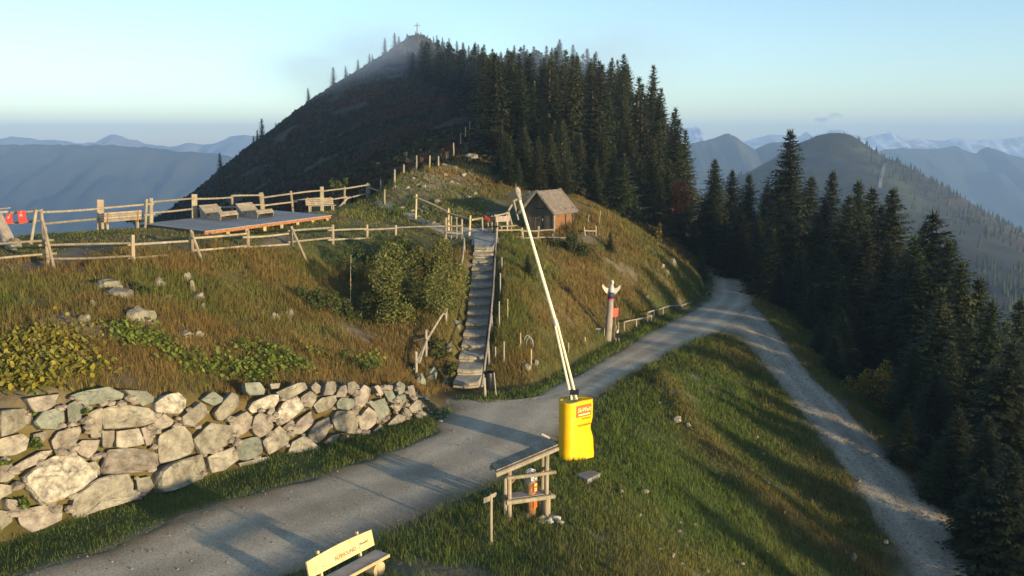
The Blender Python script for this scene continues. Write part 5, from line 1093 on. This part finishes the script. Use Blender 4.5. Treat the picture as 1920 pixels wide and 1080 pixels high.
# ================================================================== GRASS AND GROUND COVER
def grass(name, x, y, h, wd, dryv, label, seed, lean=.35, blades=5, spread=.12):
    r = np.random.default_rng(seed); n = len(x); X = np.repeat(x, blades) + r.normal(0, spread, n*blades); Y = np.repeat(y, blades) + r.normal(0, spread, n*blades)
    rd = road_dist(X, Y); keep = (rd > -.12); X, Y = X[keep], Y[keep]; H_ = np.repeat(h, blades)[keep]*r.uniform(.45,1.2,keep.sum()); Wd = np.repeat(wd, blades)[keep]; dv = np.repeat(dryv, blades)[keep]; N_ = len(X)
    Z = hmap(X, Y) - .02
    a = r.uniform(0, 6.283, N_); ln = np.abs(r.normal(0, lean, N_)); la = r.uniform(0, 6.283, N_)
    b = np.c_[np.cos(a), np.sin(a), np.zeros(N_)]*Wd[:,None]*.5; base = np.c_[X, Y, Z]
    mid = base + np.c_[np.cos(la)*ln*H_*.35, np.sin(la)*ln*H_*.35, H_*.6]; tip = base + np.c_[np.cos(la)*ln*H_, np.sin(la)*ln*H_, H_*.96]
    V = np.stack([base-b, base+b, mid+b*.7, mid-b*.7, tip], 1).reshape(-1,3); i = np.arange(N_)[:,None]*5
    Fc = np.vstack([i+[0,1,2], i+[0,2,3], i+[3,2,4]])
    g1 = np.array([.085,.15,.022]); g2 = np.array([.15,.19,.035]); d1 = np.array([.34,.22,.065]); d2 = np.array([.20,.12,.038])
    dd = np.clip(dv + r.normal(0,.16,N_), 0, 1)[:,None]; k1 = r.random((N_,1)); rs = np.clip(fbm(X*.33, Y*.33, 91)*2.2-.1, 0, 1)[:,None]; st_ = np.clip(fbm(X*.5, Y*.5, 93)*2.4-.35, 0, 1)[:,None]; d1_ = d1*(1-rs*.45) + np.array([.27,.13,.045])*rs*.45; d1_ = d1_*(1-st_*.7) + np.array([.46,.36,.13])*st_*.7
    c = (g1*k1+g2*(1-k1))*(1-dd) + (d1_*k1+d2*(1-k1))*dd; c = c*r.uniform(.7,1.25,(N_,1))
    tag(link(name, np_mesh(name, V, Fc, False, np.repeat(c, 5, 0)), M_GRASS), label, 'grass', kind='stuff')
def sow(n, x0, x1, y0, y1, test):
    x = rng.uniform(x0, x1, n); y = rng.uniform(y0, y1, n); s, rd, pl, dry, n2 = regions(x, y)
    k = test(x, y, s, rd, pl) & (rd > 0)
    deckin = in_poly(x, y, xy([dk(0,0), dk(LU,0), dk(LU,LV), dk(0,LV)]))
    cl = fbm(x*.8, y*.8, 55)
    k &= ~deckin & (cl > -.42) & (fbm(x*.42, y*.42, 97) < .36+.12*rng.random(len(x))); stx = np.interp(y, [p[0].y for p in st], [(p[0].x+p[1].x)/2 for p in st]); k &= ~((np.abs(x-stx) < .85) & (y > st[0][0].y-1.5) & (y < 52))
    return x[k], y[k], s[k], pl[k], dry[k], cl[k]
A0 = dk(0,0)
def batch(name, label, n, box, test, hh, wd, seed, blades=5, lean=.35, spread=.12):
    x, y, s, pl, dry, cl = sow(n, *box, test); d = np.hypot(x, y)
    lush = fbm(x*.45, y*.45, 66)
    grass(name, x, y, hh(x, y, pl, s)*(1+.5*cl+.4*lush), wd*(d/30), dry, label, seed, lean, blades, spread)
toph = lambda x, y, pl, s: np.where(pl > 0, .10, .34)
batch('slope_grass', 'dry brown and olive grass covering the slope above the wall', 60000, (-26,1,24,56), lambda x,y,s,rd,pl: (s > 1.05) & (pl == 0), toph, .014, 1, 5, .5)
batch('plateau_grass', 'short olive grass on the plateau', 16000, (-27,0,36,66), lambda x,y,s,rd,pl: (s > 1.05) & (pl > 0), toph, .02, 2, 5, .4)
batch('hut_slope_grass', 'tall dry grass on the slope below the hut', 40000, (-4,19,36,74), lambda x,y,s,rd,pl: (s > .1) & (x > -1) & (y < 72), lambda x,y,pl,s: .32+0*x, .014, 3, 5, .5)
batch('mound_grass', 'green grass on the mound between the two gravel roads', 52000, (-6,14,15,52), lambda x,y,s,rd,pl: (s < 0), lambda x,y,pl,s: .19+.05*vnoise(x*.3,y*.3,4), .018, 4, 5, .45)
batch('verge_grass', 'dark green grass strip at the foot of the stone wall', 14000, (-17,-1,17,36), lambda x,y,s,rd,pl: (s < .05) & (s > -3.2), lambda x,y,pl,s: .14+0*x, .017, 5, 5, .4)
batch('track_verge_grass', 'rough grass along the lower edge of the descending track', 16000, (13,24,20,64), lambda x,y,s,rd,pl: (s < 0) & (rd < 3.4), lambda x,y,pl,s: .3+0*x, .018, 6, 5, .45)
batch('knoll_grass', 'reddish tufts on the stony knoll', 5000, (-11,0,56,82), lambda x,y,s,rd,pl: (s > 0), lambda x,y,pl,s: .26+0*x, .02, 7, 5, .4)
batch('tussock_grass', 'tall straw tussocks standing out of the slopes', 1500, (-25,17,25,70), lambda x,y,s,rd,pl: (s > 1.1) & (pl == 0) & (vnoise(x*.6, y*.6, 8) > .45), lambda x,y,pl,s: .62+0*x, .016, 8, 22, .5, .06)
batch('mound_tussocks', 'longer tufts of grass on the mound and the verges', 1700, (-3,17,17,52), lambda x,y,s,rd,pl: (s < -.5) & (vnoise(x*.5, y*.5, 9) > .45), lambda x,y,pl,s: .34+0*x, .016, 9, 20, .55, .08)
# broad leaved plants above the wall
def leafy(name, patches, leaf, c1, c2, label, seed):
    r = np.random.default_rng(seed); V = []; C = []
    P = hits([(u, v) for u, v, w, h, n in patches])
    for (u, v, w, h, n), p in zip(patches, P):
        n = int(n*1.8)
        k = p.y/F; x = p.x + r.normal(0, w*k*.4, n); y = p.y + r.normal(0, h*k*1.1, n); s = toe_s(x, y); q = s > .95; x, y = x[q], y[q]; m = len(x)
        z = hmap(x, y) + r.uniform(.08,.38,m)
        a = r.uniform(0,6.28,m); ti = r.normal(0,.5,(m,2)); e1_ = np.c_[np.cos(a), np.sin(a), ti[:,0]]; e2_ = np.c_[-np.sin(a), np.cos(a), ti[:,1]-.5]; s_ = (leaf*r.uniform(.6,1.4,m))[:,None]; c0 = np.c_[x, y, z]
        ring = [c0 + (e1_*math.cos(t)+e2_*math.sin(t))*s_ for t in np.arange(5)*1.2566]; V.append(np.stack(ring, 1).reshape(-1,3))
        t = r.random((m,1)); C.append(np.repeat((np.array(c1)*t+np.array(c2)*(1-t))*r.uniform(.7,1.2,(m,1)), 5, 0))
    V = np.vstack(V); C = np.vstack(C); tag(link(name, np_mesh(name, V, np.arange(len(V)).reshape(-1,5), False, C), M_LEAF), label, 'plants', kind='stuff')
leafy('yellowing_leaves', [(40,650,70,40,420),(20,700,60,40,380),(90,690,80,40,420),(110,640,60,30,260),(60,720,80,20,260),(160,700,60,30,200),(150,660,60,30,150)], .058, (.42,.34,.045), (.22,.21,.045), 'yellowing broad leaved plants above the left end of the wall', 1)
leafy('green_leaves', [(255,640,60,24,300),(300,655,40,18,200),(60,825,20,20,60),(75,840,20,14,60),(400,690,70,22,150),(455,700,40,20,120),(515,680,40,26,170),(560,690,40,20,110),(495,710,40,22,150),(695,690,30,24,120),(470,660,50,20,80),(600,670,40,20,60),(350,690,60,20,90)], .055, (.28,.32,.045), (.15,.21,.035), 'bright green broad leaved plants dotted above the wall', 2)
# weeds growing out of the wall joints
for i, (u, v, w, h) in enumerate(((70,830,40,40),(45,935,46,46),(10,865,22,14),(160,770,18,14))):
    p = wall_hit(u, v, .12); k = p.y/F; root = thing('wall_weed', 'green leafy weed growing from a joint of the stone wall', 'plant', p, 'weeds in the wall joints')
    o = bpy.data.objects.new('foliage', leaf_cloud(160, w*k*.6, .2, h*k*.6, .075, (.14,.19,.03), (.07,.11,.02), 70+i, 5, up=0)); COL.objects.link(o); o.parent = root; o.location = (0,0,-h*k*.3)
# low scrub on the shaded hill
def scrub():
    r = np.random.default_rng(3); n = 60000; x = r.uniform(-105, 20, n); y = 74 + 235*r.random(n)**1.2; s = toe_s(x, y); k = (s > 0); x, y = x[k], y[k]; k = fbm(x*.12, y*.12, 71) > -.25; x, y = x[k], y[k]; m = len(x)
    z = hmap(x, y); sc = (.12+.0020*y)*r.uniform(.5,1.6,m); V = []; 
    P = []
    for j in range(3):
        a = r.uniform(0,6.28,m); d = np.c_[np.cos(a), np.sin(a), np.zeros(m)]; c = np.c_[x, y, z] + r.normal(0,.3,(m,3))*[1,1,0]
        P.append(np.stack([c-d*sc[:,None]*.8-[0,0,.2], c+d*sc[:,None]*.8-[0,0,.2], c+d*sc[:,None]*.35+np.c_[r.normal(0,.1,m), r.normal(0,.1,m), sc*.9], c-d*sc[:,None]*.35+np.c_[r.normal(0,.1,m), r.normal(0,.1,m), sc*1.0]], 1))
    V = np.concatenate(P).reshape(-1,3); red = np.clip(fbm(x*.05, y*.05, 41)*2-.1, 0, 1)[:,None]
    c = (np.array([.045,.045,.02])*(1-red) + np.array([.10,.045,.025])*red)*r.uniform(.5,1.4,(m,1)); C = np.concatenate([np.repeat(c,4,0)]*3)
    tag(link('heath_scrub', np_mesh('heath_scrub', V, np.arange(len(V)).reshape(-1,4), False, C), M_LEAF), 'low heath and dwarf scrub covering the shaded hill', 'scrub', kind='stuff')
scrub()
# ================================================================== HAZE
hb = MB(); x0, x1, y0, y1, za, zb_ = -7600, 7600, -60, 7500, -520, 160
hb.add([(x0,y0,za),(x1,y0,za),(x1,y1,za),(x0,y1,za),(x0,y0,zb_),(x1,y0,zb_),(x1,y1,zb_),(x0,y1,zb_)], [(3,2,1,0),(4,5,6,7),(0,1,5,4),(1,2,6,5),(2,3,7,6),(3,0,4,7)])
hm_ = bpy.data.materials.new('air'); hm_.use_nodes = True; ht = hm_.node_tree; ht.nodes.remove(ht.nodes['Principled BSDF']); pv = ht.nodes.new('ShaderNodeVolumePrincipled')
pv.inputs['Color'].default_value = (.44,.66,1.0,1); pv.inputs['Density'].default_value = .00028; pv.inputs['Anisotropy'].default_value = 0.0; ht.links.new(pv.outputs[0], ht.nodes['Material Output'].inputs['Volume'])
tag(hb.build('haze', hm_), 'thin blue mountain haze over the valleys', 'haze', kind='stuff')

# ================================================================== MIST drifting round the hilltop
def mist(c, r, dens, seed, label):
    me = bpy.data.meshes.new('mist'); me.from_pydata([tuple(v) for v in ICO3[0]], [], ICO3[1]); o = link('mist', me); o.location = c; o.scale = r
    m = bpy.data.materials.new('mist_vapour'); m.use_nodes = True; t = m.node_tree; t.nodes.remove(t.nodes['Principled BSDF']); L = t.links.new; N_ = t.nodes.new
    v = N_('ShaderNodeVolumePrincipled'); v.inputs['Color'].default_value = (.62,.76,1,1); tc = N_('ShaderNodeTexCoord'); ln = N_('ShaderNodeVectorMath'); ln.operation = 'LENGTH'; L(tc.outputs['Object'], ln.inputs[0])
    mr = N_('ShaderNodeMapRange'); mr.interpolation_type = 'SMOOTHERSTEP'; mr.inputs[1].default_value = .15; mr.inputs[2].default_value = .95; mr.inputs[3].default_value = 1; mr.inputs[4].default_value = 0; L(ln.outputs['Value'], mr.inputs[0])
    nz = N_('ShaderNodeTexNoise'); nz.inputs['Scale'].default_value = 1.6+.1*seed; nz.inputs['Detail'].default_value = 3; L(tc.outputs['Object'], nz.inputs[0]); m2 = N_('ShaderNodeMapRange'); m2.inputs[1].default_value = .35; m2.inputs[2].default_value = .65; m2.inputs[4].default_value = dens; L(nz.outputs[0], m2.inputs[0])
    mu = N_('ShaderNodeMath'); mu.operation = 'MULTIPLY'; L(mr.outputs[0], mu.inputs[0]); L(m2.outputs[0], mu.inputs[1]); L(mu.outputs[0], v.inputs['Density']); L(v.outputs[0], t.nodes['Material Output'].inputs['Volume']); me.materials.append(m)
    tag(o, label, 'mist', kind='stuff')
mist((-45,262,34), (50,36,20), .024, 1, 'thin blue mist drifting across the shoulder below the summit cross')
mist((14,158,24), (28,24,12), .028, 2, 'thin mist hanging in the tree tops of the hill wood')
